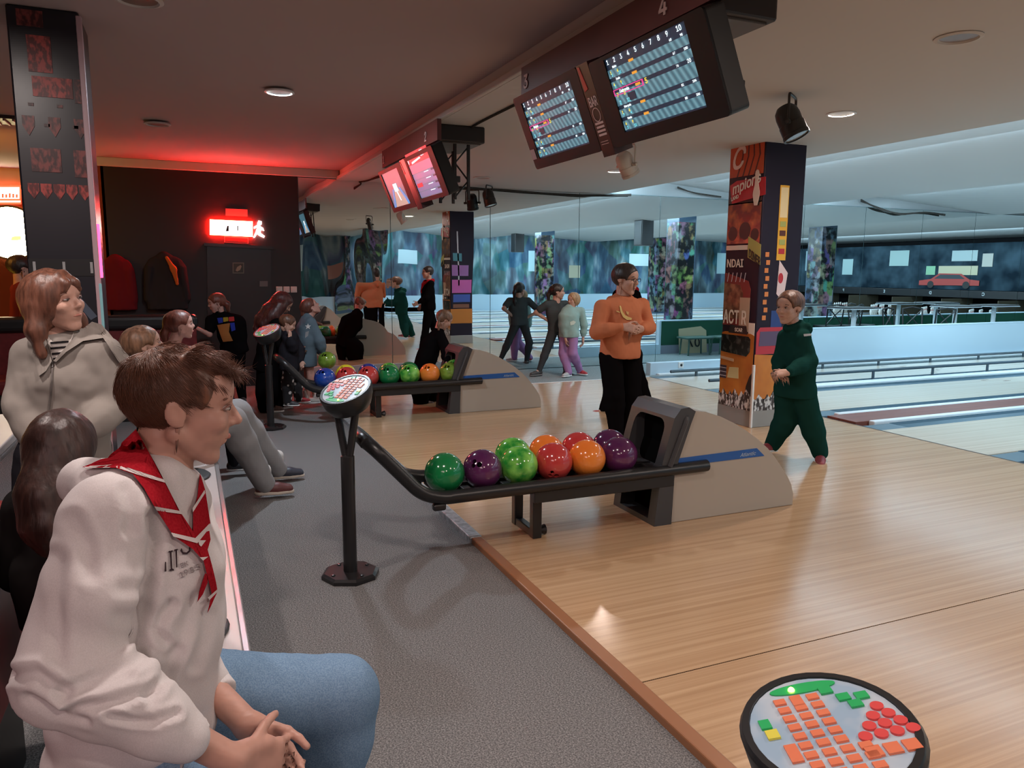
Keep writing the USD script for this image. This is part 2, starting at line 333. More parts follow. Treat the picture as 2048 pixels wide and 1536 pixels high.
# ---------------------------------------------------------------- mirror panels on the end wall
MIR = usdkit.material(stage, '/World/Looks/mirror_glass', {'p': ('glossy_bsdf', {'color': (.80, .86, .87), 'roughness': 0.0})}, surface='p.BSDF')
mw = thing('wall_mirror', 'floor-to-ceiling mirror panels along the wall beside the first lane', 'mirror', (0, MY, 0))
edges = [1.43, 2.67, 4.17, 5.65, 7.13, 8.63, 10.17, 11.65, 13.15, 14.65, 16.15, 17.65, 19.15, 20.65, 22.15, 24.2]
for i, (a, b) in enumerate(zip(edges, edges[1:])):
    n, k = (60, 60) if i < 2 else (8, 4)
    u, v = np.meshgrid(np.linspace(a + .004, b - .004, n), np.linspace(.012, 2.71, k), indexing='ij')
    amp = (.0006 if i == 0 else .00012) if i < 2 else 0
    w = amp * (np.sin((u - a) * 9 + 1.6 * np.sin(v * 2.1)) + .6 * np.sin((u - a) * 17 + v * 2.6 + 2))
    edge = np.minimum(1, np.minimum(u - a, b - u) * 12)
    V = np.stack([u, -.012 + w * edge, v], -1).reshape(-1, 3); B = V.copy(); B[:, 1] = .004
    I, J = np.meshgrid(np.arange(n - 1), np.arange(k - 1), indexing='ij'); q = (I * k + J).ravel()
    F = np.vstack([np.stack([q, q + k, q + k + 1], 1), np.stack([q, q + k + 1, q + 1], 1)])
    rim = np.concatenate([np.arange(n) * k, (n - 1) * k + np.arange(1, k), (np.arange(n - 2, -1, -1)) * k + k - 1, np.arange(k - 2, 0, -1)]); N = len(V); r2 = np.roll(rim, -1)
    S = np.vstack([np.stack([rim, rim + N, r2 + N], 1), np.stack([rim, r2 + N, r2], 1)])
    m = trimesh.Trimesh(np.vstack([V, B]), np.vstack([F, F[:, ::-1] + N, S]), process=False)
    obj('mirror_panel', m, MIR, mw, smooth=35)
obj('seam_backing', bx(1.4, 24.3, .004, .018, 0, 2.72), mat('mirror_edge', (.10, .16, .17), .3), mw)

# ---------------------------------------------------------------- lanes
def gutter(y0, s):
    a = np.linspace(0, math.pi, 9); w = .1175
    top = [(w - w * math.cos(t), -.075 * math.sin(t)) for t in a]
    return prism(top + [(2 * w, -.10), (0, -.10)], 17.4, ((6.5, y0, 0), (0, s, 0), (0, 0, 1), (1, 0, 0)))
def lane(name, label, yc, side):
    """side: +1 when the pair's ball return gap lies on the +Y side"""
    t = thing(name, label, 'bowling lane', (0, yc, 0), group=None)
    obj('lane_bed', bx(6.115, 24.2, -.53, .53, -.1, 0), LANE, t)
    for s in (-1, 1):
        obj('gutter', gutter(s * .535, s), GUT, t)
        obj('gutter_end', rbox(6.13, 6.5, min(s * .54, s * .77), max(s * .54, s * .77), -.08, -.004, .004), GUT, t)
        obj('capping', rbox(6.3, 24.0, min(s * .775, s * .85), max(s * .775, s * .85), -.1, .028, .012), CAPW, t)
    for k in range(7): obj('arrow_mark', prism([(0, .02), (.15, 0), (0, -.02)], .001, ((10.4 + .25 * (3 - abs(k - 3)), (k - 3) * .15, .0002), (1, 0, 0), (0, 1, 0), (0, 0, 1))), mat('arrow_brown', (.12, .06, .03), .5), t)
    return t
LANEY = [8.43, 6.71, 4.63, 2.91, .83, -.89, -2.97, -4.69]
lt = ['pale bowling lane beside the low white wall, between two bumper rails', 'pale bowling lane between the bumper rail and the maroon divider', 'honey-toned bowling lane starting at the right edge, nearer than the maroon divider',
      'bowling lane in front of the honey-toned one', 'fifth bowling lane, seen only in the mirrors', 'sixth bowling lane, seen only in the mirrors', 'seventh bowling lane, seen only in the mirrors', 'bowling lane along the far low wall, seen only in the mirrors']
L0 = lane('bowling_lane', lt[0], LANEY[0], 1)
for y, l in zip(LANEY[1:], lt[1:]): dup(L0, (0, y, 0), label=l)
for y, l in ((5.67, 'maroon strip with white edges between the second and third lanes'), (1.87, 'maroon strip between the fourth and fifth lanes, seen in the mirrors'), (-1.93, 'maroon strip between the sixth and seventh lanes, seen in the mirrors')):
    t = thing('lane_divider', l, 'lane divider', (0, y, 0)); [obj('board', rbox(a_, b_, -.185, .185, -.1, .02, .004), MAROON, t) for a_, b_ in ((6.13, 10.78), (11.32, 15.28), (15.82, 22.7))]
def bumper(y, z, x0, label):
    t = thing('bumper_rail', label, 'rail', (0, y, 0)); m = mat('rail_grey_blue', (.06, .09, .115), .35)
    obj('rail', tube([(x0, 0, z), (x0 + .1, 0, z), (23.4, 0, z)], .022, 8), m, t)
    for k in range(14): obj('post', rbox(x0 + .45 + k * 1.22 - .018, x0 + .45 + k * 1.22 + .018, -.012, .012, -.06, z, .004), m, t)
bumper(8.99, .085, 6.35, 'grey-blue bumper rail on short posts along the low white wall')
bumper(7.82, .125, 6.12, 'grey-blue bumper rail on short posts between the first two lanes')

# low wall beside lane one, with what is stored behind it
def low_wall(name, label, yf, yb, g):
    t = thing(name, label, 'low wall', (0, 0, 0)); a, b = min(yf, yb), max(yf, yb)
    obj('kicker_board', rbox(6.2, 8.0, a, b, -.02, .18, .004), LOWW, t)
    obj('front_board', rbox(8.0 if g > 0 else 2.4, 24.1, *((yf, yf + .04 * g) if g > 0 else (yf - .04, yf)), -.02, .605, .004), LOWW, t)
    for k in range(9):
        x = 8.0 + k * 1.78
        obj('back_board', rbox(x + .004, x + 1.776, *((yb - .04, yb) if g > 0 else (yb, yb + .04)), .16, .60, .003), GREEN, t, label='dark green back board')
    obj('cap_rail', rbox(7.99, 24.1, a - .004, b + .004, .60, .622, .008), LOWW, t); obj('end_post', rbox(7.975, 8.02, a - .004, b + .004, -.02, .61, .008), LOWW, t)
    obj('base_board', rbox(8.02, 24.1, *((yb - .03, yb - .002) if g > 0 else (yb + .002, yb + .03)), -.02, .16, .002), mat('grey_base', (.25, .26, .32), .6), t)
    return t
low_wall('low_wall', 'long white low wall with a green back beside the first lane', 9.285, 9.40, 1)
low_wall('low_wall', 'white low wall along the far side of the hall, seen only in the mirrors', -5.62, -5.74, -1)
s = thing('wall_socket', 'small white socket on the low wall kicker', 'socket', tuple(at(1362, 730, Y=9.28)))
obj('plate', rbox(-.045, .045, -.008, .006, -.045, .045, .004), WHITE, s); obj('socket_hole', tube([(0, -.012, 0), (0, -.006, 0)], .02, 12), BLACK, s)
def bar_table(x, y, label):
    t = thing('bar_table', label, 'table', (x, y, 0)); m = mat('pale_metal', (.62, .70, .74), .4)
    obj('table_top', rbox(-.36, .36, -.26, .26, .885, .915, .008), mat('table_dark', (.05, .055, .06), .35), t); obj('top_edge', rbox(-.37, .37, -.27, .27, .878, .888, .004), m, t)
    obj('post', rbox(-.03, .03, -.03, .03, .015, .885, .006), m, t); obj('foot', lathe([(0, 0), (.2, 0), (.2, .012), (.05, .03), (0, .03)], 20), m, t)
bar_table(10.85, 9.92, 'white-posted bar table behind the low wall, nearest the photo pillar')
bar_table(13.45, 9.92, 'white-posted bar table behind the low wall, second from the right edge')
bar_table(14.55, 9.92, 'white-posted bar table behind the low wall at the right edge')
def cross_chair(x, y, rz, label):
    t = thing('cross_back_chair', label, 'chair', (x, y, 0), rz); m = mat('chair_black', (.012, .014, .016), .4)
    obj('seat', rbox(-.2, .2, -.2, .2, .43, .47, .015), m, t)
    for sx in (-1, 1): obj('leg', tube([(sx * .18, -.18, 0), (sx * .17, -.17, .44)], .014, 6), m, t); obj('leg', tube([(sx * .19, .21, 0), (sx * .17, .18, .45), (sx * .18, .23, .86)], .014, 6), m, t)
    obj('backrest', [tube([(-.18, .23, .86), (0, .25, .89), (.18, .23, .86)], .016, 6), tube([(-.17, .2, .5), (0, .2, .68), (.17, .23, .84)], .011, 6), tube([(.17, .2, .5), (0, .21, .68), (-.17, .23, .84)], .011, 6)], m, t)
for k, (x, y, rz) in enumerate(((11.75, 9.72, 10), (12.25, 9.75, -25), (12.7, 9.7, 160))):
    cross_chair(x, y, rz, ('first', 'middle', 'last')[k] + ' of three black cross-back chairs behind the low wall')
for k, x in enumerate((8.55, 9.25, 9.95)):
    t = thing('low_stool', ('first', 'second', 'third')[k] + ' of three green-topped low stools stored behind the low wall, seen in the mirror', 'stool', (x, 9.72, 0)); m = mat('stool_green', (.05, .12, .10), .45)
    obj('seat', rbox(-.3, .3, -.17, .17, .30, .335, .012), m, t)
    for sx in (-1, 1):
        for sy in (-1, 1): obj('leg', tube([(sx * .24, sy * .13, 0), (sx * .22, sy * .12, .30)], .016, 6), m, t)
t = thing('cardboard_sheet', 'beige cardboard sheet with dark lettering stored behind the low wall, seen in the mirror', 'cardboard', (8.4, 9.45, 0))
obj('sheet', prism([(0, 0), (.62, 0), (.62, .42), (.5, .5), (0, .46)], .02, ((0, 0, 0), (1, 0, 0), (0, -.12, .99), (0, 1, 0))), mat('cardboard', (.50, .42, .28), .8), t)
obj('marking', text('07', .16, ((.32, .014, .2), (-1, 0, 0), (0, -.12, .99), (0, 1, 0)), .004, center=True), BLACK, t)

# ---------------------------------------------------------------- pin decks, pins and masking units at the lane ends (seen in the mirrors)
pinprof = [(0, 0), (.026, 0), (.0285, .01), (.045, .06), (.0575, .115), (.055, .15), (.037, .21), (.0235, .255), (.0245, .275), (.031, .32), (.0325, .34), (.027, .365), (.013, .379), (0, .381)]
PINS = []
pin0 = None
for li, yl in enumerate(LANEY):
    for r in range(4):
        for c in range(r + 1):
            loc = (23.0 + r * .264, yl + (c - r / 2) * .305, .001)
            lab = 'white bowling pin with red neck stripes under the panel lettered %s, seen in the mirror' % 'ABCDEFGH'[li]; grp = 'pins under the panel lettered ' + 'ABCDEFGH'[li]
            if pin0 is None:
                pin0 = thing('bowling_pin', lab, 'bowling pin', loc, group=grp)
                obj('body', lathe(pinprof, 14), mat('pin_white', (.8, .78, .74), .3), pin0, smooth=True)
                for z in (.262, .285): obj('neck_stripe', lathe([(.0262, z), (.0275, z + .004), (.0275, z + .008), (.0262, z + .012)], 14), mat('pin_red', (.6, .02, .02), .4), pin0)
            else: dup(pin0, loc, label=lab, group=grp)
MUR2 = noisy('mask_mural', (.012, .022, .032), (.06, .10, .13), 1.3, .7, (1, 1.2, 1.2), detail=2, lo=.35, hi=.75)
def mask(yl, lane_no, w):
    t = thing('masking_unit', ('mural panel lettered %s over the pins at a lane end, seen in the mirrors' % 'ABCDEFGH'[lane_no - 1]), 'masking panel', (23.7, yl, 0))
    obj('mural_panel', rbox(-.03, .03, -w / 2, w / 2, .98, 2.5, .008), MUR2, t)
    obj('valance', rbox(-.05, .02, -w / 2, w / 2, .72, .97, .01), BLACK, t)
    obj('side_board', bx(-.9, .6, w / 2 - .03, w / 2, .05, .7), mat('pit_side', (.10, .085, .06), .7), t)
    obj('lane_letter', text('ABCDEFGH'[lane_no - 1], .10, ((-.054, -.1, .81), (0, -1, 0), (0, 0, 1), (-1, 0, 0)), .004), CAPW, t)
    return t
for i, yl in enumerate(LANEY): mask(yl + (.09 if i % 2 == 0 else -.09), i + 1, 1.9)
for x, z, w, h, c in ((3.4, 1.9, .5, .9, (.6, .75, .78)), (4.6, 1.5, .4, .5, (.5, .25, .2)), (7.2, 2.0, .7, .5, (.6, .75, .8)), (9.0, 1.4, .9, .35, (.55, .16, .12)), (12.4, 1.9, .6, .8, (.5, .7, .75)), (14.2, 1.5, .5, .5, (.6, .55, .4)), (17.0, 2.0, 1.0, .5, (.6, .75, .75)), (19.5, 1.5, .6, .6, (.6, .3, .15)), (21.5, 1.9, .5, .9, (.5, .7, .75))):
    obj('billboard', rbox(x, x + w, -6.21, -6.185, z - h / 2, z + h / 2, .004), mat('billboard_%d' % int(x * 10), c, .5), wf)
MC = lambda n, c, r=.5: mat('print_' + n, c, r)
sg = thing('mural_sign', 'white lit billboard printed on the mural over the pins, seen in the mirror', 'mural print', (23.66, 0.2, 0))
for y, z, w, h, c in ((1.1, 2.05, .8, .55, (.35, .48, .46)), (-1.2, 1.75, .5, .6, (.36, .5, .5)), (3.6, 2.1, .9, .35, (.4, .5, .5)), (-3.2, 2.0, .4, .8, (.3, .42, .46)), (4.4, 1.95, .35, .42, (.5, .48, .42)), (3.4, 1.62, 1.4, .3, (.55, .50, .33)), (2.4, 1.62, .35, .3, (.25, .5, .3))):
    obj('billboard', bx(-.012, 0, y - w / 2, y + w / 2, z - h / 2, z + h / 2), MC('bb%02d' % int(abs(y) * 10), c), sg)
sg = thing('mural_car', 'red car printed on the mural over the pins, seen in the mirror', 'mural print', (23.645, 3.3, 1.05))
obj('car_body', prism([(-1.1, .08), (-1.1, .24), (-.75, .28), (-.45, .46), (.35, .47), (.65, .28), (1.1, .22), (1.1, .06)], .012, ((0, 0, 0), (0, -1, 0), (0, 0, 1), (-1, 0, 0))), MC('car_red', (.42, .05, .04)), sg)
obj('car_window', prism([(-.6, .29), (-.4, .42), (.3, .43), (.52, .29)], .004, ((-.012, 0, 0), (0, -1, 0), (0, 0, 1), (-1, 0, 0))), MC('glass_dark', (.03, .04, .05)), sg)
for s_ in (-.65, .65): obj('car_wheel', prism(Point(s_, .09).buffer(.12, 8), .004, ((-.012, 0, 0), (0, -1, 0), (0, 0, 1), (-1, 0, 0))), MC('tyre', (.02, .02, .02)), sg)
# ================================================================ PILLARS
DKP = mat('pillar_dark_print', (.016, .010, .022), .5, specular_ior_level=.25)
px0, py0, pw = 5.0, 5.72, .50
pil = thing('photo_pillar', 'square pillar wrapped in a city collage with an orange taxi at its foot, beside the foul line', 'pillar', (0, 0, 0))
obj('core', rbox(px0, px0 + .5, py0, py0 + pw, 0, 2.72, .012), DKP, pil)
obj('base_band', rbox(px0 - .006, px0 + .506, py0 - .006, py0 + pw + .006, 0, .17, .006), mat('concrete_grey', (.30, .30, .29), .7), pil, label='grey concrete band at the foot')
obj('corner_guard', rbox(px0 - .012, px0 + .012, py0 - .012, py0 + .012, 0, .62, .004), mat('clear_plastic', (.75, .75, .74), .25), pil)
yl, yr = py0 + pw - .012, py0 + .012
L = lambda pts: [(yl + (yr - yl) * u, z) for u, z in pts]          # left face: u 0..1 from the mirror side to the camera side
def lf(name, pts, m, off=.003, d=.003, label=None): return obj(name, prism([(-y, z) for y, z in L(pts)], d, ((px0 - off + .003, 0, 0), (0, -1, 0), (0, 0, 1), (-1, 0, 0))), m, pil, label=label)
def rf(name, pts, m, off=.003, d=.003): return obj(name, prism([(px0 + .5 * u, z) for u, z in pts], d, ((0, py0 - off + .003, 0), (1, 0, 0), (0, 0, 1), (0, -1, 0))), m, pil)
def lt_(name, s, u, z, h, w, m, off=.006, shear=0): return obj(name, text(s, h, ((px0 - off, yl + (yr - yl) * u, z), (0, -1, 0), (0, 0, 1), (-1, 0, 0)), .002, width=w, shear=shear), m, pil)
sq = lambda a, b, c, d: [(a, b), (c, b), (c, d), (a, d)]
lf('orange_panel', sq(0, 2.42, 1, 2.715), MC('orange_red', (.50, .085, .02)), label='orange-red panel with white script')
for k in range(4): lf('dark_stripe', [(.22 + k * .17, 2.42), (.26 + k * .17, 2.42), (.40 + k * .17, 2.6), (.42 + k * .15, 2.71), (.38 + k * .15, 2.71), (.36 + k * .17, 2.6)], MC('umber', (.10, .02, .01)), .004)
lt_('script', 'C', .02, 2.50, .2, .16, MC('cream', (.75, .70, .62)), shear=.3)
lf('black_panel', sq(0, 2.16, 1, 2.36), MC('near_black', (.015, .012, .012)))
lf('poster', sq(0, 1.78, 1, 2.17), noisy('amber_poster', (.045, .02, .012), (.42, .20, .05), 7, .3, lo=.42, hi=.78), label='brown poster of dark bowling balls')
for u, z, r in ((.55, 1.90, .085), (.18, 1.88, .07), (.85, 1.86, .06)): lf('printed_ball', [(u + r / pw * math.cos(a), z + r * math.sin(a)) for a in np.linspace(0, 6.28, 20)[:-1]], MC('ball_brown', (.05, .02, .018)), .004)
pp('red_banner', [(1461, 372), (1475, 362), (1533, 353), (1532, 389), (1465, 408)], MC('banner_red', (.45, .02, .03)), pil, X=px0, d=.003, off=.005)
q = at(1466, 391, X=px0); obj('banner_lettering', text('mpions', .095, ((px0 - .0105, q[1], q[2]), (0, -math.cos(.23), math.sin(.23)), (0, math.sin(.23), math.cos(.23)), (-1, 0, 0)), .002, width=.40, shear=.25), MC('cream', (.75, .70, .62)), pil)
q = at(1464, 403, X=px0); obj('banner_lettering', text('LAND', .035, ((px0 - .0105, q[1], q[2]), (0, -math.cos(.23), math.sin(.23)), (0, math.sin(.23), math.cos(.23)), (-1, 0, 0)), .002, width=.11), MC('cream', (.75, .70, .62)), pil)
pin2 = [(r, z) for r, z in pinprof]; pinpoly = [(r, z) for r, z in pin2] + [(-r, z) for r, z in pin2[::-1]]
lf('printed_pin', [(.86 + r / pw * .85, 2.13 + z * .86) for r, z in pinpoly], MC('pin_print', (.72, .64, .55)), .0155, label='white bowling pin on the poster')
lf('white_band', sq(0, 1.72, .95, 1.765), MC('cream', (.75, .70, .62)))
lt_('sign_lettering', 'NDAI', .04, 1.555, .075, .24, MC('cream', (.75, .70, .62)))
pp('diner_sign', [(1498, 473), (1523, 489), (1521, 530), (1496, 515)], MC('lime', (.36, .38, .10)), pil, X=px0, d=.003, off=.004)
q = at(1498.5, 513, X=px0); obj('diner_lettering', text('DINER', .075, ((px0 - .0085, q[1], q[2]), (0, -.88, -.47), (0, 0, 1), (-1, 0, 0)), .002, width=.185), MC('near_black', (.015, .012, .012)), pil)
lf('bus', [(0, .98), (.78, .98), (.82, 1.34), (.74, 1.42), (.4, 1.46), (0, 1.50)], MC('bus_red', (.22, .03, .025)), .004, label='printed red bus')
lf('bus_poster', [(0, 1.05), (.55, 1.05), (.60, 1.30), (.5, 1.38), (0, 1.40)], noisy('brown_print', (.10, .04, .02), (.34, .17, .09), 12, .4), .006)
for k in range(5): lf('window_bar', [(.08 + k * .13, 1.41), (.10 + k * .13, 1.41), (.14 + k * .13, 1.50), (.12 + k * .13, 1.50)], MC('grey_lilac', (.42, .38, .42)), .007)
lf('side_poster', sq(.52, .93, .82, 1.26), MC('sand', (.46, .36, .26)), .007)
lt_('bus_lettering', 'ACT R', .02, 1.0, .13, .34, MC('cream', (.75, .70, .62)), .009)
lf('roof_sign', [(.22, .905), (.80, .905), (.76, .985), (.26, .985)], MC('near_black', (.015, .012, .012)), .010)
lt_('roof_sign_lettering', 'SCAR', .42, .925, .035, .11, MC('cream', (.75, .70, .62)), .014)
TAXI = noisy('taxi_orange', (.46, .14, .018), (.56, .20, .03), 5, .3)
lf('taxi_body', [(0, .28), (1, .28), (1, .90), (.9, .915), (.1, .915), (0, .90)], TAXI, .007, label='printed orange taxi')
lf('windshield', [(0, .71), (.80, .69), (.90, .74), (.90, .86), (.84, .885), (0, .885)], noisy('windshield_print', (.012, .015, .014), (.12, .13, .12), 14, .2, lo=.5, hi=.8), .010)
lf('hood_highlight', [(.0, .635), (.42, .62), (.42, .648), (0, .66)], MC('pale_orange', (.62, .42, .28)), .010)
lf('grille', sq(0, .44, .20, .57), MC('grille', (.05, .03, .05)), .010)
for k in range(3): lf('grille_bar', sq(0, .46 + k * .04, .21, .468 + k * .04), MC('grey_lilac', (.42, .38, .42)), .012)
lf('headlight', [(.24, .45), (.60, .46), (.58, .57), (.30, .56)], MC('lamp_yellow', (.62, .52, .26)), .010)
lf('wheel_arch', [(.80, .18), (1, .18), (1, .54), (.93, .50), (.84, .40)], MC('near_black', (.015, .012, .012)), .010)
SPL = noisy('splash_print', (.04, .03, .03), (.62, .62, .62), 38, .5, (1, 1, .5), lo=.47, hi=.58)
spl = [(0, .165)] + [(1, .165)] + [(1 - k / 14, .30 + .10 * ((k * 7) % 5) / 5 - .004 * k) for k in range(15)]
lf('water_splash', spl, SPL, .013, label='printed white water splash')
for k, (u0, u1, z0, z1, c_) in enumerate(((.05, .95, 1.05, 1.32, (.50, .10, .36)), (.1, .9, .86, 1.02, (.05, .10, .40)), (.05, .8, 1.40, 1.62, (.28, .12, .34)), (0, 1, .42, .72, (.50, .17, .02)), (.1, .85, .74, .82, (.20, .08, .05)), (.3, .36, 1.2, 2.3, (.5, .5, .55)), (.1, .5, 1.70, 1.86, (.06, .22, .28)))):
    obj('far_side_print', prism([(-(px0 + .5 * u), z) for u, z in sq(u0, z0, u1, z1)], .003, ((0, py0 + pw + .0005, 0), (-1, 0, 0), (0, 0, 1), (0, 1, 0))), MC('far%d' % k, c_), pil)
rf('yellow_sign', sq(.40, 1.62, .62, 2.32), MC('sign_yellow', (.72, .38, .03)))
rf('sign_cap', sq(.42, 2.02, .60, 2.30), MC('sign_cream', (.78, .62, .34)), .005)
for k in range(4): rf('sign_mark', sq(.44, 1.68 + k * .085, .58, 1.73 + k * .085), MC(('banner_red', 'lime', 'umber', 'lime')[k], (.4, .1, .03)), .006)
for k in range(9): rf('neon_letter', sq(.13 + .03 * (k % 2), 1.05 + k * .075, .22 + .03 * (k % 2), 1.095 + k * .075), MC('neon_orange', (.62, .20, .05)))
rf('round_sign', [(.45, 1.30), (.62, 1.22), (.70, 1.50), (.48, 1.62)], MC('sign_pink', (.70, .55, .55)))
rf('round_sign_mark', [(.53 + .06 * math.cos(a), 1.45 + .05 * math.sin(a)) for a in np.linspace(0, 6.28, 14)[:-1]], MC('banner_red', (.45, .02, .03)), .005)
rf('blue_print', sq(.35, .98, .62, 1.14), MC('print_blue', (.02, .05, .20)))
rf('red_frame', [(.02, .72), (.66, .72), (.66, .98), (.10, .98), (.02, .93)], MC('frame_red', (.45, .03, .05)), .004)
rf('red_frame_glass', [(.08, .80), (.62, .80), (.62, .94), (.10, .94)], MC('glass_violet', (.10, .07, .14)), .006)
rf('taxi_side', [(0, .28), (.75, .28), (.75, .70), (0, .72)], TAXI, .004); rf('water_splash', [(u, z) for u, z in spl], SPL, .007)
lf('white_lot', sq(.82, .90, 1.0, 1.02), MC('cream', (.75, .70, .62)), .006)
# other pillars: seen only in the mirrors
COLL = usdkit.material(stage, '/World/Looks/night_collage', {
    'g': ('geometry', {}), 'm': ('mapping', {'scale': (3.2, 3.2, 1.7)}), 'v': ('voronoi_texture', {'scale': 1.7, 'metric': 'chebychev', 'randomness': .8}), 'h': ('hsv', {'saturation': .75, 'value': .30}),
    'n': ('noise_texture', {'scale': 6, 'detail': 2}), 'r': ('rgb_ramp', {'ramp': [(.42, (.012, .014, .03)), (.60, (.9, .9, .9))]}), 'mx': ('mix', {'mix_type': 'multiply', 'fac': 1.0}), 'p': ('principled_bsdf', {'roughness': .3})},
    [('g.position', 'm.vector'), ('m.vector', 'v.vector'), ('v.color', 'h.color'), ('g.position', 'n.vector'), ('n.fac', 'r.fac'), ('h.color', 'mx.color1'), ('r.color', 'mx.color2'), ('mx.color', 'p.base_color')], surface='p.BSDF')
for x, y, l in ((5.0, -2.1, 'collage-wrapped pillar by the foul line further along the hall, seen in the mirrors'), (5.0, -5.9, 'collage-wrapped pillar by the far wall, seen in the mirrors'), (10.8, 5.42, 'dark blue pillar standing among the lanes beside a speaker, seen in the mirrors'),
                (10.8, -2.18, 'dark pillar with green and amber neon prints among the lanes, seen in the mirrors'), (15.3, 5.42, 'turquoise and yellow sign pillar among the lanes, seen in the mirrors at right'), (15.3, -2.18, 'pillar with a red sign among the lanes, seen in the mirrors')):
    t = thing('collage_pillar', l, 'pillar', (x, y, 0)); obj('core', rbox(0, .5, 0, .5, -.1, 2.9, .012), mat('pillar_blue', (.05, .085, .13), .35), t)
    obj('collage_wrap', bx(-.004, .47, .03, .504, .1, 2.68), COLL, t)
# left pillar in the seating bay
lpx, lpy, LPW = -.765, 4.72, .325
lp = thing('seating_pillar', 'dark pillar with a red pagoda-like print and a lit pink edge in the seating bay', 'pillar', (0, 0, 0))
obj('core', rbox(lpx, lpx + LPW, lpy, lpy + .42, FLZ, 2.82, .01), mat('pillar_night', (.014, .015, .022), .3), lp)
obj('edge_strip', rbox(lpx + LPW - .015, lpx + LPW + .012, lpy - .006, lpy + .03, FLZ, 2.80, .004), mat('edge_pink', (.55, .38, .42), .35), lp, label='pale pink edge strip')
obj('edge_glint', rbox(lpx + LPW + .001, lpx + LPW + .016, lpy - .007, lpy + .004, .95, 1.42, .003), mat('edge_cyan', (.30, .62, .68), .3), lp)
obj('neon_edge', rbox(lpx + LPW, lpx + LPW + .025, lpy + .004, lpy + .022, 1.45, 1.74, .004), emit('neon_pink', (1, .03, .09), 3.0), lp, label='glowing pink-red edge')
def lpf(name, pts, m, off=.004): return obj(name, prism([(lpx + LPW * u, z) for u, z in pts], .003, ((0, lpy - off + .003, 0), (1, 0, 0), (0, 0, 1), (0, -1, 0))), m, lp)
RL = noisy('red_light_print', (.12, .015, .015), (.46, .06, .05), 34, .4, (1.6, 1, .8), lo=.42, hi=.58)
RD = noisy('red_dark_print', (.05, .012, .014), (.24, .05, .045), 34, .4, (1.6, 1, .8), lo=.42, hi=.62)
lpf('red_block', sq(.14, 2.72, .50, 2.80), RD); lpf('red_block', sq(.25, 2.50, .58, 2.68), RL); lpf('red_sign', sq(.28, 2.38, .84, 2.48), RL); lpf('red_block', sq(.86, 2.36, .95, 2.48), RD)
for u in (.10, .46, .82): lpf('lantern_print', [(u, 2.28), (u + .17, 2.28), (u + .17, 2.23), (u + .085, 2.18), (u, 2.23)], RD)
lpf('red_block', sq(.18, 2.0, .60, 2.12), RD); lpf('red_block', sq(.78, 1.98, .96, 2.12), RD)
for k in range(5): lpf('lantern_print', [(.10 + k * .18, 1.94), (.26 + k * .18, 1.94), (.26 + k * .18, 1.90), (.18 + k * .18, 1.86), (.10 + k * .18, 1.90)], RL)
lpf('crossing_band', sq(.02, 1.46, .98, 1.55), mat('band_black', (.01, .01, .012), .4), .005)
for u in (.08, .5, .9): lpf('band_mark', sq(u, 1.475, u + .04, 1.535), mat('mark_grey', (.35, .35, .36), .5), .008)
for a, b in (((.40, 1.44), (.95, 1.22)), ((.10, 1.40), (.5, 1.1))): lpf('crossing_stripe', [(a[0], a[1]), (a[0] + .12, a[1]), (b[0], b[1] + .02), (b[0] - .1, b[1])], mat('stripe_blue', (.07, .09, .13), .4), .005)
for k in range(4): lpf('red_dot', sq(.2 + .2 * k, 2.33 - .1 * (k % 2), .28 + .2 * k, 2.345 - .1 * (k % 2)), RD)

# ================================================================ BLACK END WALL: door, signs, switches, coats
WY = MY - .06
d1 = thing('door_1', 'black door in the black end wall with a small emergency sign', None, kind='structure')
pp('door_leaf', [(414, 492), (541, 498), (545, 790), (416, 795)], mat('door_black', (.018, .015, .016), .4), d1, Y=WY, d=.02)
pp('door_frame', [(408, 486), (546, 493), (546, 499), (408, 492)], BLACK, d1, Y=WY, d=.035)
pp('door_lock', quad(519, 562, 535, 573), mat('lock_grey', (.12, .12, .12), .4), d1, Y=WY, d=.03)
t = thing('exit_sign', 'glowing red exit sign box with a running figure above the door', 'exit sign')
pp('sign_box', [(419, 439), (505, 443), (505, 474), (419, 470)], emit('red_glow', (1, .012, .006), 75), t, Y=WY, d=.05, label='red glowing housing')
pp('sign_face', [(424, 444), (501, 448), (501, 470), (424, 466)], emit('white_hot', (1, .62, .58), 9), t, Y=WY, d=.006, off=.05, label='white-hot sign face')
for q in ([(454, 452), (457, 452), (457, 463), (451, 463)], [(474, 452), (476, 452), (476, 462), (474, 462)]): pp('sign_letter', q, mat('sign_dark', (.05, .01, .01), .5), t, Y=WY, d=.004, off=.056)
man_px = [(517, 441), (523, 443), (523, 449), (519, 452), (526, 456), (528, 462), (522, 460), (521, 466), (529, 472), (528, 476), (519, 472), (514, 468), (509, 476), (506, 475), (511, 464), (514, 455), (508, 458), (507, 454), (514, 450), (515, 445)]
pp('running_figure', man_px, emit('figure_hot', (1, .35, .30), 9), t, Y=WY, d=.03, label='white running figure')
t = thing('wall_plaque', 'pale plaque on the black wall above the glowing exit sign', 'plaque'); pp('plate', [(451, 417), (495, 419), (495, 433), (451, 431)], mat('plaque_pink', (.38, .20, .19), .5), t, Y=WY, d=.012)
t = thing('wall_plaque', 'dark framed plaque under the glowing exit sign', 'plaque'); pp('frame', [(448, 472), (497, 475), (497, 488), (448, 485)], mat('plaque_frame', (.22, .12, .12), .5), t, Y=WY, d=.012); pp('plate', [(450, 474), (495, 477), (495, 486), (450, 483)], mat('plaque_dark', (.05, .02, .02), .5), t, Y=WY, d=.003, off=.012)
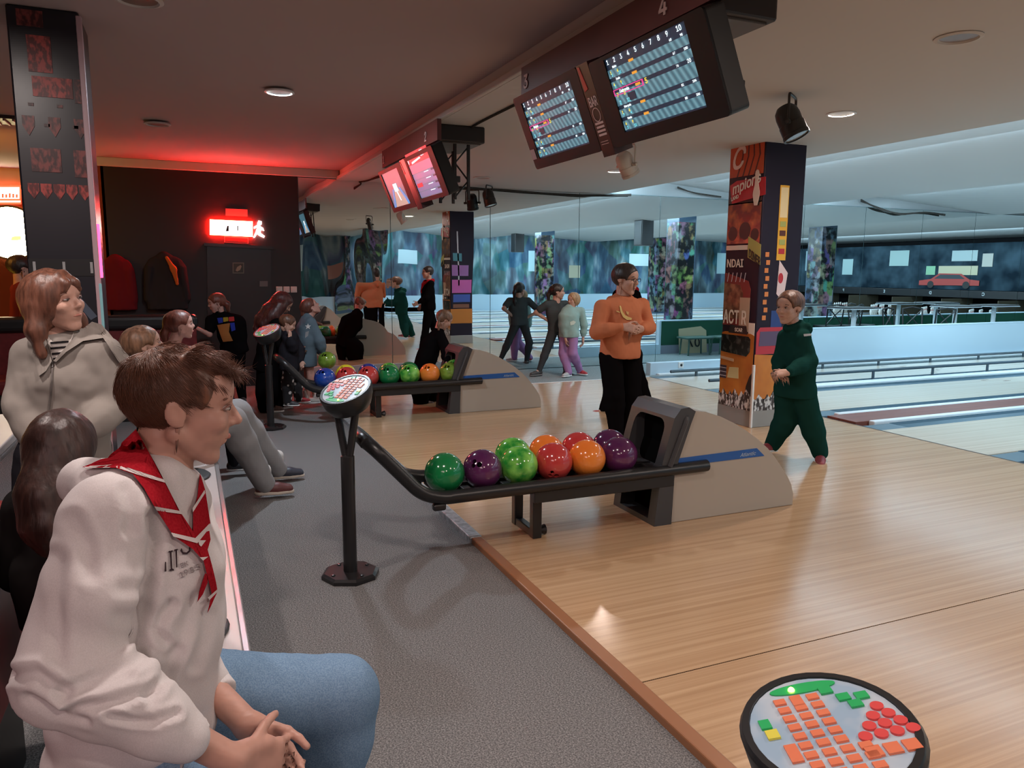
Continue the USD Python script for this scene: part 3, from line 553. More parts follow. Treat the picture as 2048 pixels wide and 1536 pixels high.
t = thing('emergency_sign', 'small grey square sign with a leaf-shaped mark on the black door', 'sign'); pp('plate', quad(465, 525, 488, 547), mat('sign_edge', (.13, .14, .11), .5), t, Y=WY, d=.004, off=.02); pp('plate_inner', quad(467, 527, 486, 545), mat('sign_inner', (.03, .04, .03), .5), t, Y=WY, d=.002, off=.024)
pp('mark', [(471, 541), (474, 534), (481, 530), (483, 533), (480, 540), (474, 543)], mat('sign_mark_grey', (.22, .24, .18), .5), t, Y=WY, d=.002, off=.026)
t = thing('wall_sticker', 'orange and blue safety sticker on the black wall', 'sticker'); pp('upper_half', quad(333, 533, 346, 548), mat('sticker_orange', (.45, .25, .14), .5), t, Y=WY, d=.003); pp('lower_half', quad(333, 549, 347, 564), mat('sticker_blue', (.03, .05, .25), .5), t, Y=WY, d=.003)
for k, x in enumerate((553, 567.5, 582)):
    t = thing('light_switch', ('left', 'middle', 'right')[k] + ' of three white light switches on the black wall', 'light switch'); q = at(x + 5.5, 579, Y=WY); q = np.array([q[0], WY, q[2]])
    obj('plate', moved(rbox(-.041, .041, -.012, .005, -.041, .041, .005), q), mat('switch_white', (.62, .58, .56), .4), t); obj('rocker', moved(rbox(-.027, .027, -.018, -.01, -.027, .027, .004), q), mat('switch_white', (.62, .58, .56), .4), t)
def coat(name, label, X, zt, w, length, c, lining=None):
    t = thing(name, label, 'coat', (X, WY, zt)); f = Field()
    fl = (np.array([0, 1.0, 0]), 2.2)
    f.cone((-.02, -.08, 0), (.02, -.08, -.04), .03).chain([(-w * .32, -.09, -.10), (-w * .38, -.09, -length)], [.09, .10], .06, fl).chain([(w * .32, -.09, -.10), (w * .38, -.09, -length)], [.09, .10], .06, fl).chain([(0, -.09, -.06), (0, -.09, -length)], [.11, .14], .06, fl)
    f.chain([(-w * .5, -.10, -.15), (-w * .62, -.09, -length * .8)], [.06, .05], .03).chain([(w * .5, -.10, -.15), (w * .62, -.09, -length * .8)], [.06, .05], .03).cut((0, 0, -length), (0, 0, -1))
    obj('coat_body', f.mesh(.014, noise=.012, nscale=7, nst=(1.6, 1, .5)), cloth('coat_' + name, c), t, smooth=True)
    obj('hook', tube([(0, 0, .02), (0, -.07, .02), (0, -.09, .05)], .008, 6), BLACKM, t)
    if lining:
        g = Field().chain([(.02, -.17, -.02), (w * .25, -.185, -.16), (w * .34, -.18, -.34)], [.02, .035, .02], .03, fl); obj('lining', g.mesh(.01), cloth('lining_orange', lining), t, smooth=True, label='orange lining')
coat('hanging_coat', 'dark red coat hanging on the black wall, beside the dark jacket', -.76, 1.62, .26, .62, (.13, .015, .02))
coat('hanging_jacket', 'dark jacket with an orange lining hanging on the black wall', -.22, 1.66, .36, .66, (.03, .03, .033), (.45, .13, .03))
# red booth with a black top rail in front of the black wall
t = thing('booth', 'dark red upholstered booth with a black padded top rail by the black wall', 'booth', (0, 8.9, 0)); RVIN = noisy('red_vinyl', (.13, .010, .012), (.17, .016, .018), 20, .4)
obj('top_rail', rbox(-1.9, .10, -.10, .06, .86, 1.02, .05, 12), BLACK, t); obj('backrest', rbox(-1.9, .08, -.06, .06, .30, .88, .03), RVIN, t); obj('seat', rbox(-1.9, .08, -.55, -.04, .30, .45, .04), RVIN, t); obj('plinth', bx(-1.88, .06, -.5, .04, FLZ, .30), BLACK, t)
# counter recess: lit signs
t = thing('round_sign', 'round glowing yellow-white sign on the red-brown wall at the left edge', 'lit sign'); q = at(22, 466, Y=12.18)
obj('sign_disc', place(prism(Point(0, 0).buffer(.34, 24), .05), (q, (1, 0, 0), (0, 0, 1), (0, -1, 0))), emit('lamp_yellow', (1, .80, .38), 5.5), t)
obj('sign_rim', place(lathe([(.34, 0), (.365, 0), (.365, .06), (.34, .06)], 40), (q, (1, 0, 0), (0, 0, 1), (0, -1, 0))), mat('rim_brown', (.12, .05, .02), .5), t)
obj('sign_mark', place(prism([(-.02, -.1), (.09, -.09), (.10, -.04), (0, -.05)], .004), (q + np.array([.02, -.05, 0]), (1, 0, 0), (0, 0, 1), (0, -1, 0))), emit('mark_green', (.5, .9, .1), 1.5), t)
t = thing('neon_sign', 'red and white glowing sign above the round sign at the left edge', 'lit sign')
pp('sign_box', quad(-60, 371, 43, 409), emit('sign_red', (1, .05, .02), 1.5), t, Y=12.18, d=.04); pp('sign_face', quad(-60, 375, 40, 398), emit('sign_white', (1, .85, .70), 7), t, Y=12.18, d=.004, off=.04); pp('underline', quad(-60, 402, 42, 405), emit('sign_white', (1, .85, .70), 7), t, Y=12.18, d=.004, off=.04)
for k in range(6): pp('sign_letter', quad(-2 + k * 7, 387 + (k % 3), 2 + k * 7, 396), emit('sign_red', (1, .05, .02), 1.5), t, Y=12.18, d=.003, off=.044)
t = thing('counter', 'dark counter with a glowing orange edge at the left', 'counter'); q = at(10, 680, Y=9.4)
obj('counter_body', bx(-5, q[0] + .09, 9.45, 10.0, FLZ, q[2] + .04), BLACK, t); obj('light_strip', rbox(-5, q[0] + .09, 9.41, 9.45, q[2] - .04, q[2] + .03, .01), emit('strip_orange', (1, .48, .04), 5), t, label='glowing orange strip')
t = thing('air_vent', 'dark ceiling air grille at the upper left', 'vent'); q = at(8, 236, Z=2.82)
obj('frame', rbox(q[0] - .5, q[0] + .12, q[1] - .17, q[1] + .17, 2.79, 2.822, .006), mat('vent_dark', (.05, .03, .03), .5), t)
for k in range(8): obj('vane', moved(rbox(-.008, .008, -.14, .14, -.012, .004, .003), (q[0] - .4 + k * .07, q[1], 2.788)), mat('vent_vane', (.22, .14, .12), .5), t)

# ---------------------------------------------------------------- ceiling lights
for i, (x, y, z, c) in enumerate(DOWN_ON):
    where = ('over the carpet left of the monitors', 'above and right of the photo pillar', 'behind the hanging monitors', 'near the camera', 'above the approach beside the camera', 'over the seats behind the camera', 'over the bench above the camera', 'over the white table at the left')[i]
    t = thing('downlight', 'bright round recessed downlight ' + where, 'ceiling light', (x, y, z))
    obj('rim', lathe([(.085, .004), (.105, .004), (.108, -.006), (.09, -.010), (.085, -.004)], 28), WHITE, t, smooth=40)
    obj('diffuser', lathe([(0, -.002), (.085, -.002), (.085, .004), (0, .004)], 28), WHITE, t)
for i, (x, y, z) in enumerate(DOWN_OFF):
    where = ('at the upper right', 'at the upper left near the pillar', 'over the carpet in front of the red glow', 'right of the far monitors', 'near the mirror wall')[i]
    t = thing('unlit_downlight', 'unlit round recessed downlight ' + where, 'ceiling light', (x, y, z))
    obj('rim', lathe([(.085, .004), (.112, .004), (.115, -.006), (.095, -.012), (.085, .0)], 28), CEIL, t, smooth=40); obj('reflector', lathe([(0, -.003), (.088, -.003), (.088, .003), (0, .003)], 24), mat('dull_reflector', (.22, .15, .12), .4), t)
def cable(name, label, pts, Y=None, Z=None, r=.012, n=1):
    p = [at(x, y, Y=Y, Z=Z) for x, y in pts]; o = p[0]; t = thing(name, label, 'cable', o)
    for k in range(n): obj('strand', tube(bend([q - o + np.array([0, 0, -.018 * k * math.sin(2.5 * i + k)]) for i, q in enumerate(p)], .15), r, 6), mat('cable_grey', (.06, .055, .05), .6), t)
cable('ceiling_cable', 'dark cable along the ceiling edge above the mirrors, left of the photo pillar', [(915, 374), (1000, 380), (1060, 385), (1160, 390), (1262, 391)], Y=MY - .06, n=2)
cable('ceiling_cable', 'loose cable drooping above the mirrors just left of the photo pillar', [(1355, 374), (1385, 386), (1442, 394)], Y=MY - .08, r=.01, n=2)
cable('ceiling_cable', 'bundle of grey cables drooping above the mirrors right of the photo pillar', [(1722, 399), (1760, 420), (1800, 428), (1850, 424), (1890, 431)], Y=MY - .08, r=.011, n=3)
cable('ceiling_cable', 'thin cable running over the ceiling towards the far monitors', [(925, 268), (950, 250), (985, 232), (1040, 205)], Z=2.69, r=.009)
cable('ceiling_cable', 'tangle of dark cable at the ceiling left of the far monitors', [(640, 366), (690, 368), (735, 362), (758, 352)], Z=2.69, r=.010, n=2)
def spot(name, label, bx_, by_, z, aim, m, tilt=0):
    t = thing(name, label, 'spotlight', (bx_, by_, z)); a = unit(aim); u = unit(np.cross(a, [0, 0, 1])); w = np.cross(u, a); c = np.array([0, 0, -.19])
    Fm = np.stack([u, w, a], 1)
    def loc(m_): m_ = m_.copy(); m_.vertices = m_.vertices @ Fm.T + c; m_.fix_normals(); return m_
    obj('can', loc(lathe([(0, -.13), (.05, -.13), (.075, -.10), (.082, -.06), (.082, .0), (.086, .005), (.086, .07), (.09, .075), (.09, .10), (.08, .10), (.08, .07), (0, .07)], 22)), m, t, smooth=35)
    obj('lens', loc(lathe([(0, .085), (.079, .085), (.079, .092), (0, .092)], 22)), mat('lens_grey', (.3, .29, .27), .15), t)
    obj('bracket', tube(bend([c + u * .11, c + u * .11 + (0, 0, .185), c - u * .11 + (0, 0, .185), c - u * .11], .03), .009, 6), m, t)
    for s_ in (-1, 1): obj('knob', tube([c + u * s_ * .085, c + u * s_ * .135], .017, 8), m, t)
q = at(1586, 190, Z=2.7); spot('spotlight', 'black can spotlight hanging from the ceiling above the photo pillar', q[0], q[1], 2.7, (.25, -.35, -.9), mat('can_black', (.025, .022, .02), .4))
q = at(1255, 290, Z=2.7); spot('spotlight', 'pale can spotlight hanging under the big monitors', q[0], q[1], 2.7, (.55, .1, -.8), mat('can_pale', (.62, .58, .52), .4))
q = at(770, 428, Z=2.7); spot('spotlight', 'dark can spotlight hanging below the far monitors', q[0], min(q[1], 10.2), 2.7, (.2, -.2, -.95), mat('can_black', (.025, .022, .02), .4))
for x, y, l in ((10.1, 5.5, 'black loudspeaker hanging beside the blue pillar, seen in the mirror left of the photo pillar'), (10.1, -2.0, 'black loudspeaker hanging by a far pillar, seen in the mirror')):
    t = thing('loudspeaker', l, 'loudspeaker', (x, y, 2.42)); obj('cabinet', rbox(-.16, .16, -.18, .18, -.30, .30, .015), DARKG, t); obj('grille', rbox(-.17, -.155, -.16, .16, -.28, .28, .004), BLACK, t); obj('hanger', tube([(0, 0, .29), (0, 0, .5)], .012, 6), BLACKM, t)
# ================================================================ BALL RETURNS
BEIGE = mat('beige_hood', (.415, .37, .312), .38)
BLUEST = mat('blue_stripe', (.015, .10, .36), .4)
RYC, RY0, RY1 = 3.865, 3.655, 4.075
def ball_return(label):
    t = thing('ball_return', label, 'ball return', (0, RYC, 0))
    P = lambda pts, Y=RY0: [(float(at(x, y, Y=Y)[0]), max(0.0, float(at(x, y, Y=Y)[2]))) for x, y in pts]
    fr = lambda y: ((0, y - RYC, 0), (1, 0, 0), (0, 0, 1), (0, 1, 0))
    hood = P([(1338, 1047), (1345, 942), (1378, 844), (1386, 821), (1412, 824), (1441, 833), (1468, 846), (1492, 861), (1515, 878), (1535, 896), (1550, 914), (1564, 935), (1575, 953), (1582, 968), (1586, 987), (1585, 1001)])
    hood[0] = (hood[0][0], 0); hood[-1] = (hood[-1][0], 0)
    core = prism(hood, RY1 - RY0, fr(RY0)); obj('hood', core, BEIGE, t, smooth=25)
    in_ = Polygon(hood).buffer(-.014)
    obj('hood_edge', prism(Polygon(hood).buffer(-.004, join_style=1), .006, fr(RY0 - .005)), BEIGE, t)
    col = P([(1306, 1047), (1315, 985), (1323, 924), (1335, 878), (1347, 836), (1360, 817), (1376, 814), (1389, 822), (1380, 846), (1347, 944), (1340, 1047)], RY0 - .012)
    col[0] = (col[0][0], 0); col[-1] = (col[-1][0], 0)
    collar = prism(col, RY1 - RY0 + .05, fr(RY0 - .025)); collar.merge_vertices()
    a0 = RY0 - RYC; cut = rbox(1.8, 2.9, a0 + .045, -a0 - .045, .33, .63, .07, 16); cut.vertices[:, 0] += (cut.vertices[:, 2] - .45) * .32; cut.vertices[:, 0] -= .12
    low = bx(1.8, 2.62, a0 + .05, -a0 - .05, .03, .27)
    try: collar = trimesh.boolean.difference([collar, cut, low], engine='manifold')
    except Exception as e: print('collar', e)
    obj('collar', collar, DARKG, t, smooth=20, label='dark grey collar around the ball mouth')
    obj('mouth_lining', bx(2.66, 2.70, a0 + .03, -a0 - .03, .30, .62), mat('mouth_black', (.004, .004, .004), .6), t)
    obj('mouth_back', prism([(x - dx, z) for (x, z), dx in zip(P([(1338, 1047), (1345, 942), (1378, 844), (1384, 826)]), (.012,) * 4)] + [(x + .002, z) for x, z in P([(1384, 826), (1378, 844), (1345, 942), (1338, 1047)])], RY1 - RY0 - .02, fr(RY0 + .01)), mat('mouth_black', (.004, .004, .004), .6), t)
    obj('collar_trim', tube(bend([(2.58, a0 - .03, .36), (2.70, a0 - .03, .66), (2.72, -a0 + .03, .66), (2.60, -a0 + .03, .36)], .05), .016, 8), DARKG, t)
    st = P([(1350, 917), (1512, 896), (1527, 911), (1362, 931)]); obj('side_stripe', prism(st, .004, fr(RY0 - .009)), BLUEST, t, label='blue stripe along the side')
    q = P([(1478, 913)])[0]; obj('stripe_lettering', text('Atlantic', .022, ((q[0], RY0 - RYC - .0095, q[1]), (1, 0, .02), (0, 0, 1), (0, -1, 0)), .001, width=.12, shear=.3), mat('letter_pale', (.30, .38, .5), .5), t)
    for s in (-1, 1):
        y = s * .225; pts = [(2.86, y, .338), (1.17, y, .325), (1.06, y * .98, .36), (.84, y * .80, .60), (.80, y * .5, .635)]
        obj('rail', tube(bend(pts, .12, 8), .036, 14), BLACK, t, smooth=50)
    obj('rail_nose', tube(bend([(.80, -.13, .63), (.79, -.10, .645), (.79, .10, .645), (.80, .13, .63)], .03), .034, 14), BLACK, t, smooth=50)
    obj('tray', rbox(1.20, 2.66, -.21, .21, .283, .305, .006), BLACK, t)
    for k in range(12): obj('slat', rbox(1.22 + k * .12, 1.27 + k * .12, -.20, .20, .303, .318, .004), DARKG, t)
    obj('tray_fin', rbox(1.22, 2.6, -.012, .012, .30, .335, .005), BLACK, t)
    for s in (-1, 1): obj('side_skirt', rbox(1.7, 2.62, s * .225 - .012, s * .225 + .012, .235, .31, .005), BLACK, t)
    for s in (-1, 1): obj('post', rbox(1.73, 1.785, s * .13 - .026, s * .13 + .026, 0, .29, .005), BLACKM, t)
    obj('cross_bar', rbox(1.735, 1.78, -.13, .13, .0, .045, .005), BLACKM, t); obj('adjusting_knob', tube([(1.785, -.10, .03), (1.80, -.10, .03), (1.83, -.10, .03)], [.012, .02, .03], 10), BLACKM, t)
    obj('bracket', rbox(1.78, 2.02, -.19, .19, .235, .285, .012), BLACKM, t); [obj('end_bracket', rbox(1.12, 1.19, s * .225 - .02, s * .225 + .02, .262, .30, .01), BLACKM, t) for s in (-1, 1)]
    return t
br1 = ball_return('beige and black ball return with a rack of balls, the nearer one')
br2 = dup(br1, (0, RYC + 3.84, 0), label='beige and black ball return further back, where a child in black leans over')
dup(br1, (0, RYC - 3.8, 0), label='ball return for the next lanes behind the camera'); dup(br1, (0, RYC - 7.6, 0), label='ball return for the last lanes behind the camera')

def ball_mat(n, c1, c2, swirl):
    return noisy('ball_' + n, c1, c2, 9 if swirl else 3, .12, bump=0, detail=6 if swirl else 2, lo=.38, hi=.62, coords='texture_coordinate.object', specular_ior_level=.75)
BM = {'green': ball_mat('green', (.004, .13, .035), (.008, .19, .055), 0), 'purple': ball_mat('purple', (.055, .008, .05), (.10, .02, .085), 0), 'swirl': ball_mat('swirl', (.02, .24, .03), (.25, .62, .10), 1),
      'red': ball_mat('red', (.42, .028, .03), (.50, .05, .045), 0), 'orange': ball_mat('orange', (.72, .15, .02), (.80, .24, .04), 0), 'blue': ball_mat('blue', (.006, .03, .20), (.012, .06, .33), 0),
      'yellow': ball_mat('yellow', (.62, .55, .02), (.70, .65, .05), 0), 'olive': ball_mat('olive', (.12, .22, .02), (.25, .42, .06), 1)}
HOLE = mat('hole_dark', (.004, .003, .004), .7)
def ball(c, loc, label, group, rz=0, holes=(-.3, -.65, .7), r=.108):
    t = thing('bowling_ball', label, 'bowling ball', loc, rz, group)
    s = m3.Manifold.sphere(r, 64); h = unit(holes); a = unit(np.cross(h, [.3, .2, 1])); b = np.cross(h, a); pl = []
    for q, rr in (((0, .0), .0145), ((.034, .012), .012), ((.034, -.014), .012)):
        n = unit(h * .108 + a * q[0] + b * q[1]); cy = m3.Manifold.hull(m3.Manifold.sphere(rr, 16).translate(tuple(n * .07)) + m3.Manifold.sphere(rr, 16).translate(tuple(n * .16))); s = s - cy
        pl.append((n, rr))
    obj('shell', man(s), BM[c], t, smooth=35)
    for n, rr in pl: obj('finger_hole', moved(ico(rr * .93, 2), n * .083), HOLE, t)
    return t
bz = .318 + .108
near, far = RYC - .105, RYC + .105
GNEAR, GFAR = 'balls on the nearer rack', 'balls on the further rack'
_row = {}
def on(px, py, Y):
    x = max(at(px, py, Y=Y)[0], _row.get(Y, -9) + .2175); _row[Y] = x; return (x, Y, bz)
for c, px, Y, lab in (('green', 889, near, 'plain dark green bowling ball, leftmost on the nearer rack'), ('purple', 957, near, 'dark purple bowling ball with finger holes between the green balls on the nearer rack'),
                      ('swirl', 1030, near, 'bright green marbled bowling ball in the front row of the nearer rack'), ('red', 1098, near, 'red bowling ball in the front row of the nearer rack, between green and orange'),
                      ('orange', 1163, near, 'orange bowling ball in the front row of the nearer rack'), ('purple', 1227, near, 'purple bowling ball at the right end of the nearer front row'),
                      ('swirl', 1026, far, 'green marbled bowling ball in the back row of the nearer rack'), ('orange', 1093, far, 'orange bowling ball in the back row of the nearer rack'),
                      ('red', 1153, far, 'red bowling ball in the back row of the nearer rack, between orange and purple'), ('purple', 1213, far, 'purple bowling ball in the back row of the nearer rack')):
    ball(c, on(px, 920, Y), lab, GNEAR, holes=(-.45, -.75, .45) if c == 'purple' and px == 957 else (-.2, -.72, -.5) if c == 'red' else (.4, .6, .5) if c in ('orange', 'swirl', 'purple') else (-.2, .4, .8))
Y2 = 3.84
for c, px, Y, lab in (('blue', 650, near, 'blue bowling ball, leftmost in the front row of the further rack'), ('red', 686, near, 'red bowling ball behind the score keypad on the further rack'), ('red', 725, near, 'red bowling ball next to the dark green one on the further rack'),
                      ('green', 766, near, 'dark green bowling ball in the front row of the further rack'), ('swirl', 806, near, 'bright green marbled bowling ball in the front row of the further rack'), ('orange', 844, near, 'orange bowling ball on the further rack'),
                      ('olive', 882, near, 'olive green bowling ball under the hand of the child in black'), ('yellow', 692, far, 'yellow bowling ball in the back row of the further rack'), ('blue', 737, far, 'blue bowling ball in the back row of the further rack, half hidden by red'),
                      ('swirl', 775, far, 'green marbled bowling ball in the back row of the further rack'), ('green', 818, far, 'green bowling ball mostly hidden in the back row of the further rack')):
    p = on(px, 750, Y + Y2); ball(c, p, lab, GFAR)
q = on(909, 728, near + Y2 + .1); ball('swirl', (q[0], q[1], .445), 'green bowling ball coming out of the mouth of the further return', GFAR)
for k, c in enumerate(('blue', 'orange', 'red')): ball(c, (1.5 + .24 * k, near - 3.8, bz), ('blue', 'orange', 'red')[k] + ' bowling ball on the rack behind the camera', 'balls behind the camera')

# ================================================================ SCORE KEYPADS ON POSTS
def kiosk(name, label, loc, turn, tilt_az, head_z=.98, tilt=38, rot=0):
    """tilt_az: direction (degrees) the panel leans towards; rot turns the print in the panel's plane"""
    t = thing(name, label, 'keypad stand', loc, turn)
    base = lathe([(0, 0), (.145, 0), (.145, .018), (.13, .028), (0, .028)], 8); obj('base_plate', base, BLACKM, t)
    for k in range(4): obj('bolt', moved(lathe([(0, 0), (.010, 0), (.010, .006), (0, .008)], 8), (.1 * math.cos(k * PI2 + .4), .1 * math.sin(k * PI2 + .4), .027)), BLACKM, t)
    obj('post', tube([(0, 0, .02), (0, 0, .3), (0, 0, .62)], .034, 14), BLACKM, t, smooth=50)
    a = math.radians(tilt_az); th = math.radians(tilt); n = np.array([math.cos(a) * math.sin(th), math.sin(a) * math.sin(th), math.cos(th)])
    side = unit(np.cross([0, 0, 1], n)); c = np.array([0, 0, head_z])
    for s in (-1, 1): obj('arm', tube(bend([(0, 0, .58), tuple(side * s * .02 + np.array([0, 0, .66])), tuple(side * s * .055 + np.array([0, 0, head_z - .10]))], .05), .019, 10), BLACKM, t, smooth=50)
    u0 = side; v0 = np.cross(n, u0); cr, sr = math.cos(math.radians(rot)), math.sin(math.radians(rot)); u = cr * u0 + sr * v0; v = np.cross(n, u)
    body = lathe([(0, -.115), (.075, -.11), (.10, -.095), (.118, -.05), (.125, -.005), (.120, .004), (.110, .004), (.109, -.004), (0, -.004)], 36)
    fit = ((0, 0, 0), (1, 0, 0), (0, 1.14, 0), (0, 0, 1)); body = place(body, fit)
    shear = place(body, (c, u, v, n)); obj('head', shear, BLACK, t, smooth=40)
    on_ = lambda d=.0: (c + n * d, u, v, n)
    obj('panel', place(place(lathe([(0, -.004), (.109, -.004), (.109, .001), (0, .001)], 36), fit), (c, u, v, n)), PANEL, t, label='pale blue keypad face')
    def key(nm, x, y, w, h, m, rnd=False):
        g = prism(Point(x, y).buffer(w / 2, 6) if rnd else Polygon([(x - w / 2, y - h / 2), (x + w / 2, y - h / 2), (x + w / 2, y + h / 2), (x - w / 2, y + h / 2)]), .0035, on_(.001))
        obj(nm, g, m, t)
    oval = Polygon([(.052 * math.cos(q), .100 + .012 * math.sin(q)) for q in np.linspace(0, 6.28, 25)[:-1]]); obj('green_bar', prism(oval, .002, on_(.001)), KG, t, label='green oval strip at the top of the keypad')
    obj('lamp', place(ico(.0055, 1), (c + n * .003 + v * .098 - u * .018, u, v, n)), emit('lamp_amber', (1, .75, .1), 3), t, label='tiny glowing amber lamp')
    for r in range(9):
        for k in range(4 if r > 5 else 3):
            if r == 0 and k == 1: continue
            key('letter_key', -.045 + k * .0255, .074 - r * .0205, .0175, .0125, KO)
    key('tall_key', -.0195, .070, .017, .026, KO)
    for x, y in ((.030, .083), (.048, .060), (.074, .056), (.058, .040)): key('menu_key', x, y, .019, .016, KG)
    key('menu_key', -.083, .030, .016, .02, KG); key('yellow_key', -.080, .006, .018, .019, KY); key('wide_key', -.066, -.040, .017, .036, KO)
    for r in range(4):
        for k in range(r + 1): key('pin_key', .083 - .0 + (k - r / 2) * .0225 - r * .0035, .026 - r * .0195, .019, .019, KR, True)
    for k in range(3): key('large_key', .036 + k * .026, -.064, .021, .021, KO)
    key('menu_key', .015, -.105, .022, .014, KG); key('pin_key', -.02, -.108, .018, .018, KR, True)
    return t
PI2 = math.pi / 2
PANEL = noisy('keypad_face', (.26, .37, .48), (.42, .48, .53), 14, .3, lo=.4, hi=.6, emission_color=(.5, .65, .8), emission_strength=.04)
KO, KG, KY, KR = mat('key_orange', (.72, .20, .10), .35), mat('key_green', (.02, .42, .12), .35), mat('key_yellow', (.70, .65, .08), .35), mat('key_red', (.66, .07, .07), .35)
k1 = kiosk('score_keypad', 'black keypad stand on a forked post beside the nearer ball rack', (.69, 3.66, FLZ), 0, -135, .955, 24, 180)
dup(k1, (.69, 7.55, FLZ), label='black keypad stand further back in front of the woman in black')
kiosk('score_keypad', 'black oval score keypad at the bottom right corner, closest to the camera', (.825, .745, FLZ), 0, 165, .875, 12, 82)

# ================================================================ HANGING MONITORS
MO = np.array([1.85, 0, 2.5]); MV = unit([-.16, 0, .39]); MU = np.array([0, -1.0, 0]); MN = np.cross(MU, MV)
def on_screen(px, d=0):
    out = []
    for x, y in px:
        w = ray(x, y); p = EYE + w * (((MO + MN * d - EYE) @ MN) / (w @ MN)); out.append(((p - MO) @ MU, (p - MO) @ MV))
    return np.array(out)
def rect_of(px):
    q = on_screen(px); x0, x1 = (q[0, 0] + q[3, 0]) / 2, (q[1, 0] + q[2, 0]) / 2; y1, y0 = (q[0, 1] + q[1, 1]) / 2, (q[2, 1] + q[3, 1]) / 2
    return x0, y0, x1, y1
SCR = lambda d: (MO + MN * d, MU, MV, MN)
SB, SD, SW, SY, SCY, SM, SO = (emit('screen_' + n, c, .32) for n, c, s in (('steel', (.055, .145, .19), 1.0), ('dark', (.010, .022, .045), 1.0), ('white', (.80, .95, 1), 1.0), ('yellow', (.8, .65, .08), 1.0), ('cyan', (.15, .65, .75), 1.0), ('magenta', (.72, .06, .28), 1.0), ('orange', (.75, .33, .04), 1.0)))
GLY = usdkit.material(stage, '/World/Looks/screen_cells', {
    'g': ('geometry', {}), 'mp': ('mapping', {'scale': (9, 9, 9), 'rotation': (.5, 0, 0)}), 'w': ('wave_texture', {'scale': 1.0, 'distortion': 6, 'detail': 2, 'wave_type': 'bands', 'bands_direction': 'y'}),
    'r': ('rgb_ramp', {'ramp': [(0, (.06, .15, .20)), (.7, (.12, .28, .35)), (1, (.18, .37, .44))]}), 'p': ('principled_bsdf', {'base_color': (.02, .03, .04), 'roughness': .3, 'emission_strength': .32})},
    [('g.position', 'mp.vector'), ('mp.vector', 'w.vector'), ('w.fac', 'r.fac'), ('r.color', 'p.emission_color')], surface='p.BSDF')
def rct(x0, y0, x1, y1): return Polygon([(x0, y0), (x1, y0), (x1, y1), (x0, y1)])
